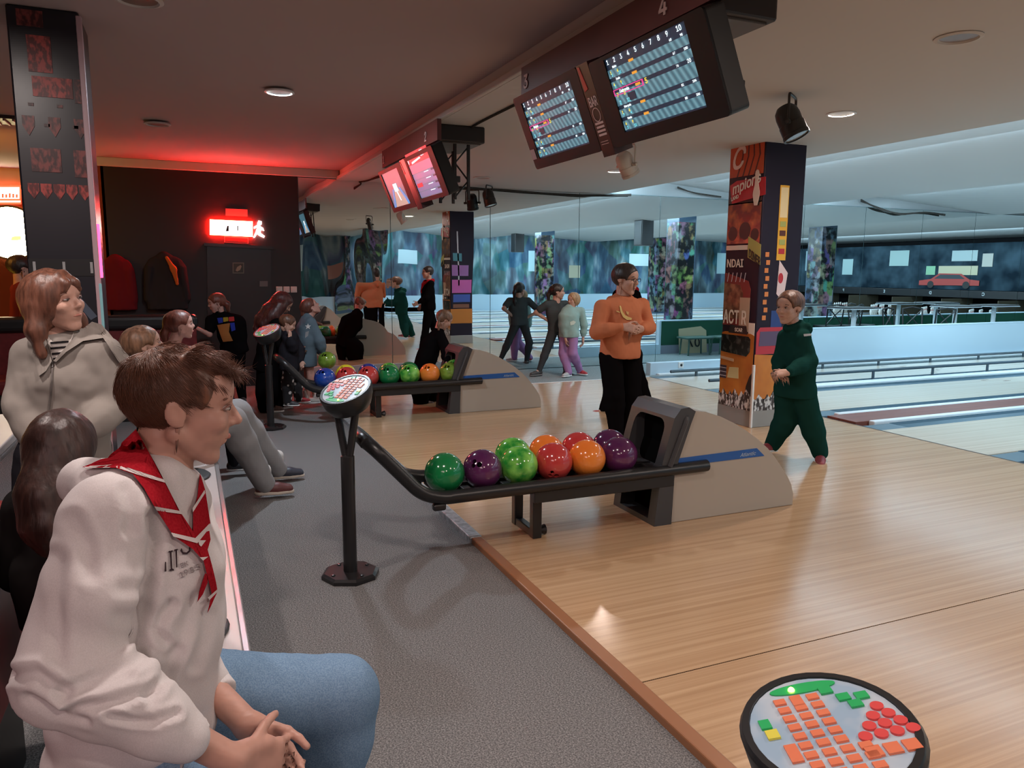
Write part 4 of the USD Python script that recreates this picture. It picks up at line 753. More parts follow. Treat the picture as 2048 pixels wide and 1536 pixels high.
def monitor(label, outer, screen, names, cur, kind='score'):
    t = thing('scoring_monitor', label, 'monitor'); a = rect_of(outer); s = rect_of(screen)
    fr = rct(*a).buffer(-.02).buffer(.02, 6); obj('casing', prism(fr, .09, SCR(-.09)), mat('casing_black', (.006, .006, .006), .45), t)
    obj('bezel', prism(fr.difference(rct(*s)), .012, SCR(-.001)), mat('bezel_black', (.006, .006, .007), .5, specular_ior_level=.2), t)
    obj('screen', prism(rct(*s), .003, SCR(0)), SD if kind == 'score' else SB, t, label='lit screen')
    W, H = s[2] - s[0], s[3] - s[1]; X = lambda f: s[0] + W * f; Y = lambda f: s[3] - H * f
    T = lambda nm, st, x, y, h, m, w=None: obj(nm, text(st, h * H, (MO + MN * .0062 + MU * X(x) + MV * Y(y), MU, MV, MN), .0015, width=None if w is None else w * W), m, t)
    if kind == 'lane':
        obj('lane_picture', prism(Polygon([(X(.15), Y(1)), (X(.40), Y(.48)), (X(.62), Y(.48)), (X(.88), Y(1))]), .002, SCR(.003)), emit('screen_sand', (.42, .36, .30), .32), t)
        for q in ([(.0, 1), (.28, .5), (.36, .5), (.14, 1)], [(.88, 1), (.66, .5), (.74, .5), (1, 1)]): obj('gutter_picture', prism(Polygon([(X(x), Y(y)) for x, y in q]), .002, SCR(.003)), emit('screen_blue', (.02, .28, .62), .32), t)
        for x in (.42, .48, .54, .60): obj('pin_picture', prism(rct(X(x) - .012, Y(.58), X(x) + .012, Y(.36)), .002, SCR(.005)), SW, t)
        obj('trail_picture', prism(Polygon([(X(.47), Y(.55)), (X(.53), Y(.55)), (X(.58), Y(.85)), (X(.54), Y(.85))]), .002, SCR(.005)), SW, t)
        return t
    if kind == 'score':
        for k in range(10): T('frame_number', str(k + 1), .02 + .095 * k + (.02 if k == 9 else 0), .078, .062, SW)
        rows = [.105, .265, .415, .645, .805, .985]
        for i in range(5):
            y0_, y1_ = rows[i], rows[i + 1]; obj('score_row', prism(rct(X(.0), Y(y1_ - .006), X(1), Y(y0_ + .045)), .002, SCR(.003)), GLY, t)
            big = i == cur
            if big:
                obj('highlight', prism(rct(X(0), Y(y0_ + .085), X(.40), Y(y0_)).difference(rct(X(.01), Y(y0_ + .072), X(.385), Y(y0_ + .013))), .002, SCR(.0052)), SM, t, label='magenta frame around the current player')
                obj('next_cell', prism(rct(X(.17), Y(y0_ + .205), X(.27), Y(y0_ + .10)), .0025, SCR(.0045)), SD, t)
            T('player_name', names[i], .08, y0_ + (.062 if big else .038), .042 if big else .03, SW)
            obj('turn_mark', prism(rct(X(.30), Y(y0_ + .055), X(.36), Y(y0_ + .022)), .002, SCR(.0055)), SO, t)
            for c_ in range(2):
                T('pin_score', str((i * 3 + c_ * 5) % 9 + 1), .03 + .095 * c_, y0_ + .105, .040 if not big else .055, SY); T('total_score', str((i * 7 + c_ * 9) % 14 + 2), .04 + .10 * c_, y1_ - .022, .036 if not big else .05, SCY)
            T('best_score', str(60 + 7 * i), .80, y0_ + .036, .03, SW); T('best_score', ('20' if big else str(98 + 2 * i)), .92, y0_ + .038, .03 if not big else .045, SW)
        T('current_throw', '5', .42, rows[cur] + .075, .07, SY)
    else:
        RG = emit('screen_red', (.62, .02, .03), .5); obj('red_banner', prism(rct(X(0), Y(.14), X(1), Y(-.16)), .002, SCR(.003)), RG, t); obj('pink_band', prism(rct(X(0), Y(.36), X(1), Y(.14)), .002, SCR(.003)), emit('screen_pink', (.55, .12, .2), .32), t)
        T('banner_lettering', 'SK', .66, .02, .14, SW); T('banner_lettering', 'V', .02, .10, .10, SW); obj('banner_streak', prism(Polygon([(X(.18), Y(.12)), (X(.62), Y(.06)), (X(.6), Y(.02)), (X(.2), Y(.07))]), .002, SCR(.006)), SW, t)
        for i in range(4):
            y0_ = .38 + i * .155; obj('score_row', prism(rct(X(0), Y(y0_ + .135), X(1), Y(y0_)), .002, SCR(.003)), emit('screen_violet', (.10, .14, .26), .32), t)
            obj('row_mark', prism(rct(X(.55), Y(y0_ + .03), X(.75), Y(y0_ + .01)), .002, SCR(.005)), SW, t); obj('row_mark', prism(rct(X(.86), Y(y0_ + .04), X(.97), Y(y0_ + .0)), .002, SCR(.005)), SD, t)
        obj('current_box', prism(rct(X(.05), Y(.72), X(.30), Y(.62)), .002, SCR(.006)), RG, t)
    return t
N1 = ['Maks', 'Zosia', 'Gabrysia', 'Marcysia', 'Hania']; N2 = ['Marcel', 'Ola', 'Wojtek', 'Iga', 'Kuba']
A4, A3 = [(1187, 128), (1405, 5), (1465, 215), (1228, 308)], [(1027, 200), (1150, 133), (1210, 300), (1078, 338)]
B2, B1 = [(807, 317), (861, 291), (904, 388), (846, 405)], [(757, 347), (796, 323), (839, 411), (791, 425)]
monitor('large hanging score screen of lane 4, nearest the camera', A4, [(1205, 122), (1368, 42), (1421, 210), (1259, 263)], N1, 2)
m3_ = monitor('hanging score screen of lane 3, left of the largest screen', A3, [(1045, 205), (1142, 160), (1183, 285), (1082, 317)], N2, 2)
pt = rect_of([(1060, 297), (1074, 292), (1082, 312), (1068, 318)]); obj('label_tag', prism(rct(rect_of(A3)[0] + .005, rect_of(A3)[1] + .06, rect_of(A3)[0] + .06, rect_of(A3)[1] + .12), .002, SCR(.012)), mat('tag_pink', (.50, .33, .33), .6), m3_)
monitor('hanging screen with a red banner further back', B2, [(813, 323), (855, 304), (889, 381), (847, 398)], N1, 1, 'red')
monitor('hanging screen showing a bowling lane, the furthest screen', B1, [(762, 349), (793, 337), (825, 405), (792, 415)], N1, 1, 'lane')
MRN = noisy('maroon_board', (.10, .028, .028), (.13, .036, .034), 3, .5)
def mount(label, left, right, n0, n1, small):
    t = thing('monitor_mount', label, 'monitor mount'); a, b = rect_of(left), rect_of(right); ya, yb = -a[0], -b[2]
    obj('number_board', bx(1.90, 1.935, yb, ya + .02, 2.53, 2.695), MRN, t, label='maroon board with the lane numbers')
    for s_, y in ((n0, ya - .0), (n1, -b[0] - .55 * (b[2] - b[0]))):
        obj('lane_number', text(s_, .075, ((1.898, y - .02, 2.565), (0, -1, 0), (0, 0, 1), (-1, 0, 0)), .004), mat('number_pale', (.62, .45, .42), .5), t)
    c0, c1 = a[2] + .004, b[0] - .004
    obj('centre_panel', prism(rct(c0, min(a[1], b[1]) - .03, c1, max(a[3], b[3])), .11, SCR(-.10)), mat('centre_maroon', (.035, .010, .012), .35), t)
    hgt = max(a[3], b[3]) - min(a[1], b[1]); y0_ = min(a[1], b[1])
    obj('red_print', prism(Polygon([(c0 + .01, y0_ + hgt * .98), (c0 + .03, y0_ + hgt * .98), (c0 + .05, y0_ + hgt * .72), (c0 + .015, y0_ + hgt * .70)]), .002, SCR(.0105)), mat('print_red_bright', (.45, .02, .02), .4), t)
    if not small:
        cx = (c0 + c1) / 2; pw_ = (c1 - c0) * .7
        for k, (st, h_) in enumerate((('BAR', .045),)): obj('panel_lettering', text(st, h_, (MO + MN * .0105 + MU * (cx - pw_ / 2) + MV * (y0_ + hgt * .52), MU, MV, MN), .0015, width=pw_), SWP, t)
        obj('panel_ring', prism(Point(cx, y0_ + hgt * .42).buffer(.035, 10).difference(Point(cx, y0_ + hgt * .42).buffer(.031, 10)), .0015, SCR(.0105)), SWP, t)
        for k in range(4): obj('panel_line', prism(rct(cx - pw_ * (.5 - .06 * (k % 2)), y0_ + hgt * (.31 - .045 * k), cx + pw_ * .5, y0_ + hgt * (.335 - .045 * k)), .0015, SCR(.0105)), SWP, t)
        for k in range(2): obj('panel_line', prism(rct(cx - pw_ * .5, y0_ + hgt * (.105 - .03 * k), cx + pw_ * .4, y0_ + hgt * (.112 - .03 * k)), .0015, SCR(.0105)), SWP, t)
    y1_ = yb - .03
    obj('box', rbox(1.95, 2.39, y1_ + .24, y1_ + .86, 2.565, 2.70, .012), mat('box_black', (.02, .014, .013), .5), t); obj('box_underside', rbox(1.98, 2.36, y1_ + .27, y1_ + .83, 2.555, 2.567, .003), mat('box_grey', (.10, .085, .075), .5), t)
    for k in range(2):
        if not small: break
        for x in (2.14, 2.26): obj('truss_bar', rbox(x - .012, x + .012, y1_ + .30 + .4 * k - .012, y1_ + .30 + .4 * k + .012, 2.10, 2.56, .003), BLACKM, t)
        for j in range(3): obj('truss_brace', tube([(2.14 + .12 * (j % 2), y1_ + .30 + .4 * k, 2.12 + j * .14), (2.26 - .12 * (j % 2), y1_ + .30 + .4 * k, 2.26 + j * .14)], .007, 6), BLACKM, t)
    obj('arm', rbox(1.98, 2.12, y1_ + .1, y1_ + .16, 2.22, 2.27, .005), BLACKM, t); obj('arm', rbox(1.98, 2.12, y1_ + .54, y1_ + .6, 2.22, 2.27, .005), BLACKM, t)
SWP = mat('panel_print', (.55, .42, .42), .5)
mount('maroon lane number board and black ceiling box holding the two nearer screens', A3, A4, '3', '4', False)
mount('maroon lane number board and black ceiling box holding the two further screens', B1, B2, '1', '2', True)

# ================================================================ SEATS AND TABLES
BSZ = .38
t = thing('bench', 'long white bench with a metal front trim and round black seat pads along the carpet', 'bench', (0, 0, 0)); BW = mat('bench_white', (.62, .57, .57), .35)
obj('seat_board', rbox(-.32, .10, .3, 6.7, BSZ - .04, BSZ, .006), BW, t); obj('front_trim', rbox(.096, .120, .3, 6.7, BSZ - .045, BSZ + .004, .005), mat('trim_metal', (.55, .53, .54), .3, metallic=.7), t, label='metal front trim')
for y in (.5, 2.5, 4.5, 6.4): obj('support', rbox(-.28, .04, y - .04, y + .04, FLZ, BSZ - .04, .005), mat('support_grey', (.10, .09, .09), .5), t)
for y in (1.02, 2.42, 3.35, 4.35, 5.5): obj('seat_pad', lathe([(0, BSZ), (.165, BSZ), (.172, BSZ + .008), (.16, BSZ + .018), (0, BSZ + .02)], 28).apply_translation((-.10, y, 0)), mat('pad_black', (.02, .02, .021), .5), t, smooth=40)
t = thing('booth', 'dark red upholstered seat back at the lower left corner', 'booth', (0, 0, 0)); obj('back', rbox(-.64, -.52, 1.0, 2.7, .25, .80, .04), RVIN, t); obj('foot', bx(-.62, -.54, 1.1, 2.6, FLZ, .26), BLACK, t)
t = thing('side_table', 'white table with a grey edge behind the girl in the grey hoodie', 'table', (-1.05, 3.75, 0)); q = at(20, 872, Y=3.6)
obj('table_top', rbox(-.6, .36, -.42, .42, q[2] - .035, q[2], .006), mat('table_white', (.62, .58, .57), .4), t); obj('edge_band', rbox(-.605, .365, -.425, .425, q[2] - .05, q[2] - .033, .004), mat('table_edge', (.22, .20, .20), .5), t); obj('leg', tube([(-.1, 0, 0), (-.1, 0, q[2] - .04)], .04, 12), BLACKM, t); obj('foot', moved(lathe([(0, 0), (.26, 0), (.26, .012), (.05, .03), (0, .03)], 24), (-.1, 0, FLZ)), BLACKM, t)
# ================================================================ PEOPLE
def rotz(a): a = math.radians(a); return np.array([[math.cos(a), -math.sin(a), 0], [math.sin(a), math.cos(a), 0], [0, 0, 1.0]])
def roty(a): a = math.radians(a); return np.array([[math.cos(a), 0, math.sin(a)], [0, 1.0, 0], [-math.sin(a), 0, math.cos(a)]])
def rotx(a): a = math.radians(a); return np.array([[1.0, 0, 0], [0, math.cos(a), -math.sin(a)], [0, math.sin(a), math.cos(a)]])
def rot_about(v, ax, a):
    ax = unit(ax); a = math.radians(a); return v * math.cos(a) + np.cross(ax, v) * math.sin(a) + ax * (ax @ v) * (1 - math.cos(a))
def skin(name, c): return noisy('skin_' + name, np.array(c) * .94, np.array(c) * 1.05, 40, .5, detail=1)
def hairmat(name, c):
    c = np.array(c); return noisy('hair_' + name, c * .6, np.minimum(c * 1.5, 1), 30, .45, (2.2, 2.2, .4), bump=.5, bump_d=.004, lo=.3, hi=.7)

def head_ops(B, Hp, hh, Hd, ears=True, k=1.0):
    """skull, jaw, face; Hp(p) maps head units (head height 1, centre between the ears, x forward, y left) to the body's frame"""
    e = lambda c, r, kk=.03, op='u': B.ell(Hp(c), np.array(r) * hh, Hd, kk * k, op)
    c_ = lambda a, b, ra, rb, kk=.02: B.cone(Hp(a), Hp(b), ra * hh, rb * hh, kk * k)
    e((-.085, 0, .13), (.435, .335, .355), .03); e((.10, 0, .17), (.29, .285, .27), .04); e((.13, 0, -.12), (.245, .265, .34), .05)
    for s in (-1, 1):
        c_((-.04, s * .235, -.20), (.20, s * .085, -.40), .085, .075, .06); e((.25, s * .165, -.09), (.11, .10, .10), .05)
    c_((.24, -.045, -.425), (.24, .045, -.425), .075, .075, .05)
    c_((.335, 0, .075), (.435, 0, -.095), .028, .045, .035); c_((.385, -.045, -.115), (.385, .045, -.115), .034, .034, .02)
    c_((.315, -.13, .105), (.315, .13, .105), .05, .05, .05)
    for s in (-1, 1): e((.395, s * .135, .035), (.06, .085, .045), .03, 's')
    c_((.345, -.065, -.225), (.345, .065, -.225), .030, .030, .02); c_((.330, -.055, -.275), (.330, .055, -.275), .032, .032, .02)
    c_((.37, -.07, -.248), (.37, .07, -.248), .004, .004, .004); B.ops[-1] = ('s',) + B.ops[-1][1:4] + (.012 * k,)
    if ears:
        for s in (-1, 1):
            Re = Hd @ rotz(-s * 18) @ roty(-14)
            B.ell(Hp((-.055, s * .335, -.015)), np.array((.085, .030, .125)) * hh, Re, .012 * k); B.ell(Hp((-.035, s * .372, -.01)), np.array((.045, .022, .075)) * hh, Re, .010 * k, 's')
            B.ell(Hp((-.02, s * .325, -.105)), np.array((.04, .025, .04)) * hh, Re, .010 * k)

def hand_ops(B, w, d, n, side, L, curl=35, spread=1.0, k=.004, thumb=(.7, .65, .35)):
    """palm, four unequal fingers and a thumb; d forward, n out of the palm, side towards the thumb"""
    d, n = unit(d), unit(n - d * (np.dot(n, d) / np.dot(d, d))); side = unit(side - d * (side @ d) - n * (side @ n)); r = .046 * L * 1.05
    for q in (-1.35, -.45, .45, 1.35): B.cone(w + side * q * .085 * L * .8, w + d * .48 * L + side * q * .112 * L, .075 * L, .064 * L, .02, (n, 1.15))
    B.cone(w + side * .12 * L + d * .1 * L, w + d * .3 * L + side * .17 * L, .08 * L, .06 * L, .02)
    for i, ln in enumerate((.44, .49, .455, .36)):
        q = (1.35, .45, -.45, -1.35)[i]; p = w + d * .47 * L + side * q * .118 * L; v = unit(d + side * q * .05 * spread); rr = (.048, .050, .047, .041)[i] * L * 1.05
        for sgm, f in enumerate((.44, .32, .24)):
            v = rot_about(v, np.cross(v, n), curl * (.8, 1.0, .7)[sgm] + i * 3); e_ = p + v * ln * f * L; B.cone(p, e_, rr, rr * .9, k); p, rr = e_, rr * .9
    p = w + d * .16 * L + side * .19 * L; v = unit(d * thumb[0] + side * thumb[1] + n * thumb[2])
    for f, rr in ((.20, .062), (.17, .053), (.13, .047)):
        e_ = p + v * f * L; B.cone(p, e_, rr * L, rr * .9 * L, k); p = e_; v = unit(v + d * .25 + n * .18 - side * .12)

def person(label, loc, az, h, J={}, hf=.148, head=(0, 0, 0), sk=('fair', (.52, .30, .225)), top=None, bot=None, shoe=None, hair=None, res=.009, hands={}, sit=None, name='person', eyes=True, toes={}, group=None, glasses=False):
    loc = np.array(loc, float); Rz = rotz(az); s = h / 1.6; hh = hf * h
    to_l = lambda p: (np.asarray(p, float) - loc) @ Rz
    j = {'pel': (0, 0, .52 * h), 'che': (.01 * h, 0, .71 * h), 'nek': (0, 0, .815 * h), 'shL': (0, .105 * h, .79 * h), 'shR': (0, -.105 * h, .79 * h), 'elL': (-.01 * h, .15 * h, .615 * h), 'elR': (-.01 * h, -.15 * h, .615 * h),
         'wrL': (.05 * h, .16 * h, .465 * h), 'wrR': (.05 * h, -.16 * h, .465 * h), 'hiL': (0, .052 * h, .50 * h), 'hiR': (0, -.052 * h, .50 * h), 'knL': (.015 * h, .06 * h, .275 * h), 'knR': (.015 * h, -.06 * h, .275 * h),
         'anL': (-.01 * h, .065 * h, .05 * h), 'anR': (-.01 * h, -.065 * h, .05 * h), 'hed': (.015 * h, 0, h - hh * .5)}
    j = {k: np.array(v, float) for k, v in j.items()}
    for k, v in J.items():
        j[k] = to_l(at(v[1], v[2], Y=loc[1] + v[3])) if v[0] == 'px' else np.array(v, float)
    if 'pel' in J:
        for q, s_ in (('hiL', 1), ('hiR', -1)):
            if q not in J: j[q] = j['pel'] + np.array([0, s_ * .052 * h, -.02 * h])
    if 'che' in J or 'shift' in J: pass
    Hd = rotz(head[0]) @ roty(head[1]) @ rotx(head[2]); Hp = lambda p: j['hed'] + Hd @ (np.array(p, float) * hh)
    lat = unit(j['shL'] - j['shR']); ax = unit(j['nek'] - j['pel']); fw = unit(np.cross(lat, ax)); latp = unit(j['hiL'] - j['hiR'] + 1e-9); fwp = unit(np.cross(latp, ax))
    mid = lambda a, b, t=.5: a * (1 - t) + b * t
    waist = mid(j['pel'], j['che'], .5)
    def torso(F, t, k=.05, low=0.0, bxy=0.0):
        F.cone(j['pel'] - latp * .045 * s - ax * low, j['pel'] + latp * .045 * s - ax * low, .092 * s + t + bxy * 1.4, .092 * s + t + bxy * 1.4, k, (fwp, 1.2))
        for sg in (-1, 1):
            F.chain([j['pel'] + latp * sg * .05 * s - ax * low, waist + lat * sg * (.04 * s + bxy), j['che'] + lat * sg * .062 * s, mid(j['nek'], j['shL'] if sg > 0 else j['shR'], .55) - ax * .035 * s], [.085 * s + t + bxy, .082 * s + t + bxy * 1.2, .092 * s + t + bxy * .4, .052 * s + t * .7], k, (fw, 1.15))
        F.cone(j['shL'], j['shR'], .046 * s + t * .55, .046 * s + t * .55, k); F.cone(j['che'], j['nek'], .08 * s + t, .056 * s + t * .5, k)
        return F
    r = thing(name, label, 'person', loc, az, group)
    B = Field(); torso(B, -.006); nb = Hp((-.13, 0, -.28))
    B.cone(j['nek'] - ax * .02 * s, nb, .060 * s, .052 * s, .03); head_ops(B, Hp, hh, Hd, k=.23 * h * .8 if h < 1 else .21)
    arms = {'L': ('shL', 'elL', 'wrL'), 'R': ('shR', 'elR', 'wrR')}; legs = {'L': ('hiL', 'knL', 'anL'), 'R': ('hiR', 'knR', 'anR')}
    for q, (a, b, c) in arms.items():
        B.chain([j[a], j[b], j[c]], [.047 * s, .036 * s, .026 * s], .02)
        hv = hands.get(q, {}); d = unit(hv['d'] if 'd' in hv else j[c] - j[b]); sgn = 1 if q == 'L' else -1
        n = np.array(hv.get('n', -lat * sgn)); sd = np.array(hv.get('t', fw)); hand_ops(B, j[c] + d * .012 * s, d, n, sd, .108 * h * hv.get('L', 1), hv.get('curl', 28), k=.004)
    for q, (a, b, c) in legs.items(): B.chain([j[a], j[b], mid(j[b], j[c], .3), j[c]], [.078 * s, .052 * s, .050 * s, .034 * s], .03)
    fw_toe = {}
    for q in 'LR':
        tv = np.array(toes.get(q, (1, .15 if q == 'L' else -.15, 0)), float); tv = unit(tv); fw_toe[q] = tv; an = j['an' + q]; up = unit(np.cross(np.cross(tv, [0, 0, 1]), tv)) if abs(tv[2]) < .95 else np.array([1.0, 0, 0])
        B.cone(an, an - up * .03 * s + tv * .09 * s, .032 * s, .026 * s, .02)
    SK = skin(*sk); obj('body', B.mesh(res), SK, r, smooth=True)
    # face
    if eyes:
        EW, IR = mat('eye_white', (.42, .38, .36), .3), mat('iris_dark', (.05, .035, .03), .2); HB = hairmat(*hair['m']); LP = mat('lips_' + sk[0], tuple(np.array(sk[1]) * (.92, .62, .62)), .45)
        for sg in (-1, 1):
            e_ = ico(.046 * hh, 2); e_.vertices = (e_.vertices * (.8, 1.25, .50)) @ Hd.T + Hp((.332, sg * .135, .03)); ep = obj('eye', e_, EW, r, smooth=True)
            i_ = ico(.027 * hh, 2); i_.vertices = (i_.vertices * (.5, 1, .85)) @ Hd.T + Hp((.360, sg * .132, .03)); obj('iris', i_, IR, ep, smooth=True)
            obj('eyelid', tube([Hp((.350, sg * .072, .030)), Hp((.366, sg * .115, .052)), Hp((.352, sg * .165, .050)), Hp((.315, sg * .20, .030))], [.006 * hh, .013 * hh, .014 * hh, .006 * hh], 6), mat('eyelid_' + sk[0], tuple(np.array(sk[1]) * (.42, .34, .34)), .5), r)
            obj('eyebrow', tube([Hp((.352, sg * .07, .105)), Hp((.352, sg * .13, .128)), Hp((.31, sg * .21, .11))], [.012 * hh, .021 * hh, .008 * hh], 6), HB, r)
        obj('mouth', tube([Hp((.345, -.085, -.252)), Hp((.372, -.03, -.245)), Hp((.372, .03, -.245)), Hp((.345, .085, -.252))], [.008 * hh, .02 * hh, .02 * hh, .008 * hh], 7), LP, r, smooth=True)
    if glasses:
        gm = mat('glasses_frame', (.03, .02, .02), .3); g = []
        for sg in (-1, 1):
            g.append(tube([Hp((.41, sg * .145 + .09 * math.cos(a), .02 + .065 * math.sin(a))) for a in np.linspace(0, 2 * math.pi, 15)], .008 * hh, 6)); g.append(tube([Hp((.40, sg * .24, .04)), Hp((.2, sg * .33, .04)), Hp((-.03, sg * .36, .03))], .008 * hh, 6))
        g.append(tube([Hp((.42, -.05, .03)), Hp((.43, 0, .04)), Hp((.42, .05, .03))], .008 * hh, 6)); obj('glasses', g, gm, r)
    # hair
    if hair:
        F = Field(); g = hair.get('g', 1.035); F.ell(Hp((-.085, 0, .135)), np.array((.475, .375, .405)) * hh * g, Hd, .02)
        if hair.get('full'): F.ell(Hp((-.14, 0, -.02)), np.array((.40, .40, .44)) * hh * g, Hd, .03)
        for ch in hair.get('tails', []): F.chain([Hp(p) for p, _ in ch], [q * hh for _, q in ch], .025)
        for ch in hair.get('px', []): F.chain([to_l(at(x, y, Y=loc[1] + d)) for (x, y, d), _ in ch], [q for _, q in ch], .03)
        fh = hair.get('line', .28)
        F.ell(Hp((.50, 0, fh - .56)), np.array((.42, hair.get('fw', .36 if hair.get('full') else .56), .60)) * hh, Hd, .012, 's')
        if not hair.get('full'):
            lo = hair.get('nape', -.26); n_ = unit(Hd @ np.array([.42, 0, -1.0])); p0 = Hp((-.12, 0, lo)); reach = hair.get('tails') or hair.get('px')
            if not reach: F.cut(p0, n_)
            for sg in (-1, 1): F.ell(Hp((.07, sg * .40, -.21)), np.array((.19, .20, .29)) * hh, Hd, .012, 's')
        for ch in hair.get('fringe', []): F.chain([Hp(p) for p, _ in ch], [q * hh for _, q in ch], .012)
        hm = F.mesh(min(res, .007), noise=hair.get('noise', .006), nscale=26, nst=(1, 1, .28), seed=3); obj('hair', hm, hairmat(*hair['m']), r, smooth=True)
        if 'tie' in hair: obj('hair_tie', moved(ico(.10 * hh, 1), Hp(hair['tie'])), mat('tie_dark', (.03, .02, .03), .6), r)
    # clothes
    out = {'j': j, 'root': r, 'Hp': Hp, 'to_l': to_l, 'Rz': Rz, 'loc': loc, 'h': h, 'hh': hh, 'Hd': Hd}
    if bot:
        F = Field(); t = bot.get('t', .012); w = bot.get('w', 1.0)
        F.cone(j['pel'] - latp * .045 * s, j['pel'] + latp * .045 * s, .090 * s + t * .6, .090 * s + t * .6, .04, (fwp, 1.25)); F.cone(j['pel'] + ax * .05 * s, j['pel'], .08 * s + t * .4, .09 * s + t * .5, .04, (fwp, 1.25))
        ln = bot.get('len', 1.0)
        for q, (a, b, c) in legs.items():
            end = mid(j[b], j[c], ln)
            rs = [.084 * s + t, (.058 * s + t) * w, (.056 * s + t) * w, (.036 * s + t) * (w if ln > .9 else w * 1.3)]
            if ln < 0: F.chain([j[a], mid(j[a], j[b], 1 + ln)], rs[:2], .03)
            else: F.chain([j[a], j[b], mid(j[b], end, .3), end], rs, .03)
        if bot.get('skirt'): F = Field().cone(j['pel'] + ax * .05 * s, j['pel'] - ax * .12 * s, .10 * s + t, .15 * s + t, .03)
        m = F.mesh(res, noise=bot.get('n', .007), nscale=9, nst=(1.5, 1.5, .8), seed=5); out['bot'] = m; obj(bot.get('name', 'trousers'), m, bot['m'], r, smooth=True)
    if top:
        F = Field(); t = top.get('t', .014); torso(F, t, .05, top.get('hem', .03), top.get('box', t * .9))
        sl = top.get('sleeve', 1.0); hem = j['pel'] - ax * (top.get('hem', .03) + .045 * s)
        for q, (a, b, c) in arms.items():
            if sl <= .6: F.chain([j[a], mid(j[a], j[b], sl / .6 * .75)], [.051 * s + t * .7, .050 * s + t], .025)
            else: F.chain([j[a], j[b], mid(j[b], j[c], .5), mid(j[b], j[c], .93)], [.050 * s + t * .75, .043 * s + t, .040 * s + t * .9, .030 * s + t * .5], .025)
        if top.get('hood'):
            b_ = j['nek'] - fw * .055 * s + ax * .018 * s; F.chain([b_ + lat * .10 * s - ax * .005, b_ - fw * .05 * s - ax * .03 * s, b_ - lat * .10 * s - ax * .005], [.035 * s, .055 * s, .035 * s], .03)
            F.chain([b_ + lat * .10 * s, j['nek'] + fw * .055 * s + lat * .05 * s - ax * .04 * s], [.03 * s, .026 * s], .02); F.chain([b_ - lat * .10 * s, j['nek'] + fw * .055 * s - lat * .05 * s - ax * .04 * s], [.03 * s, .026 * s], .02)
        if top.get('hood'):
            nc = mid(j['nek'], nb, .35); F.chain([nc + (lat * math.cos(a) * .062 + fw * (math.sin(a) * .066 + .004)) * s - ax * (.012 + .018 * math.sin(a)) * s for a in np.linspace(0, 2 * math.pi, 11)], [.026 * s] * 11, .02)
        F.cut(hem, -ax)
        m = F.mesh(res, noise=top.get('n', .008), nscale=8, nst=(1.2, 1.2, 1.0), seed=9); out['top'] = m; obj(top.get('name', 'sweatshirt'), m, top['m'], r, smooth=True)
    if shoe:
        for q in 'LR':
            sc = shoe if 'm' in shoe else shoe[q]; tv = fw_toe[q]; an = j['an' + q]; sd = unit(np.cross([0, 0, 1], tv)) if abs(tv[2]) < .95 else np.array([0, 1.0, 0]); up = np.cross(tv, sd)
            P = lambda x, y, z: an + tv * x * s + sd * y * s + up * (z - .072) * s
            F = Field().cone(P(-.03, 0, .04), P(.08, 0, .035), .036 * s, .042 * s, .02).cone(P(.08, 0, .035), P(.155, 0, .028), .042 * s, .034 * s, .02).cone(P(-.01, 0, .07), P(-.01, 0, .10), .038 * s, .036 * s, .03).cut(P(0, 0, .018), -up)
            sh = obj('shoe', F.mesh(min(res, .006), smooth=1), sc['m'], r, smooth=True)
            G = Field().cone(P(-.03, 0, .012), P(.08, 0, .012), .041 * s, .047 * s, .02).cone(P(.08, 0, .012), P(.158, 0, .012), .047 * s, .037 * s, .02).cut(P(0, 0, .022), up).cut(P(0, 0, 0), -up)
            obj('sole', G.mesh(min(res, .006), smooth=0), sc.get('sole', WHITE), sh, smooth=40)
            lc = [tube([P(.045 + .022 * i, -.026, .071 - .008 * i), P(.05 + .022 * i, 0, .083 - .009 * i), P(.045 + .022 * i, .026, .071 - .008 * i)], .004 * s, 5) for i in range(4)]
            obj('laces', lc, sc.get('lace', WHITE), sh)
            if sc.get('sock'): obj('sock', Field().cone(an + (0, 0, .02 * s), an + (0, 0, .10 * s), .043 * s, .045 * s).mesh(.007), sc['sock'], r, smooth=True)
    return out

def drape(P, name, m2, target, uo, ud, vd, nd, m, off=.004, label=None, world=False):
    """lays a flat mesh (x, y, thickness) on a garment: each vertex moves along nd onto the garment's surface"""
    V, N = target.vertices, target.vertex_normals; uo, ud, vd, nd = (np.asarray(a, float) for a in (uo, unit(ud), unit(vd), unit(nd)))
    f = (N @ nd) > .12; Q = np.stack([(V[f] - uo) @ ud, (V[f] - uo) @ vd], 1); D = (V[f] - uo) @ nd
    from scipy.spatial import cKDTree
    T = cKDTree(Q); g = m2.copy()
    while len(g.faces) < 4000 and g.edges_unique_length.max() > .03: g = g.subdivide()
    k = T.query(g.vertices[:, :2], k=6); dd = D[k[1]]; w = 1 / (k[0] + 1e-3); top_ = dd.max(1, keepdims=True); w = w * (dd > top_ - .04); d = (dd * w).sum(1) / w.sum(1)
    g.vertices = uo + g.vertices[:, :1] * ud + g.vertices[:, 1:2] * vd + (d + g.vertices[:, 2] + off)[:, None] * nd
    if np.dot(np.cross(ud, vd), nd) < 0: g.invert()
    return obj(name, g, m, P['root'], smooth=30, label=label)
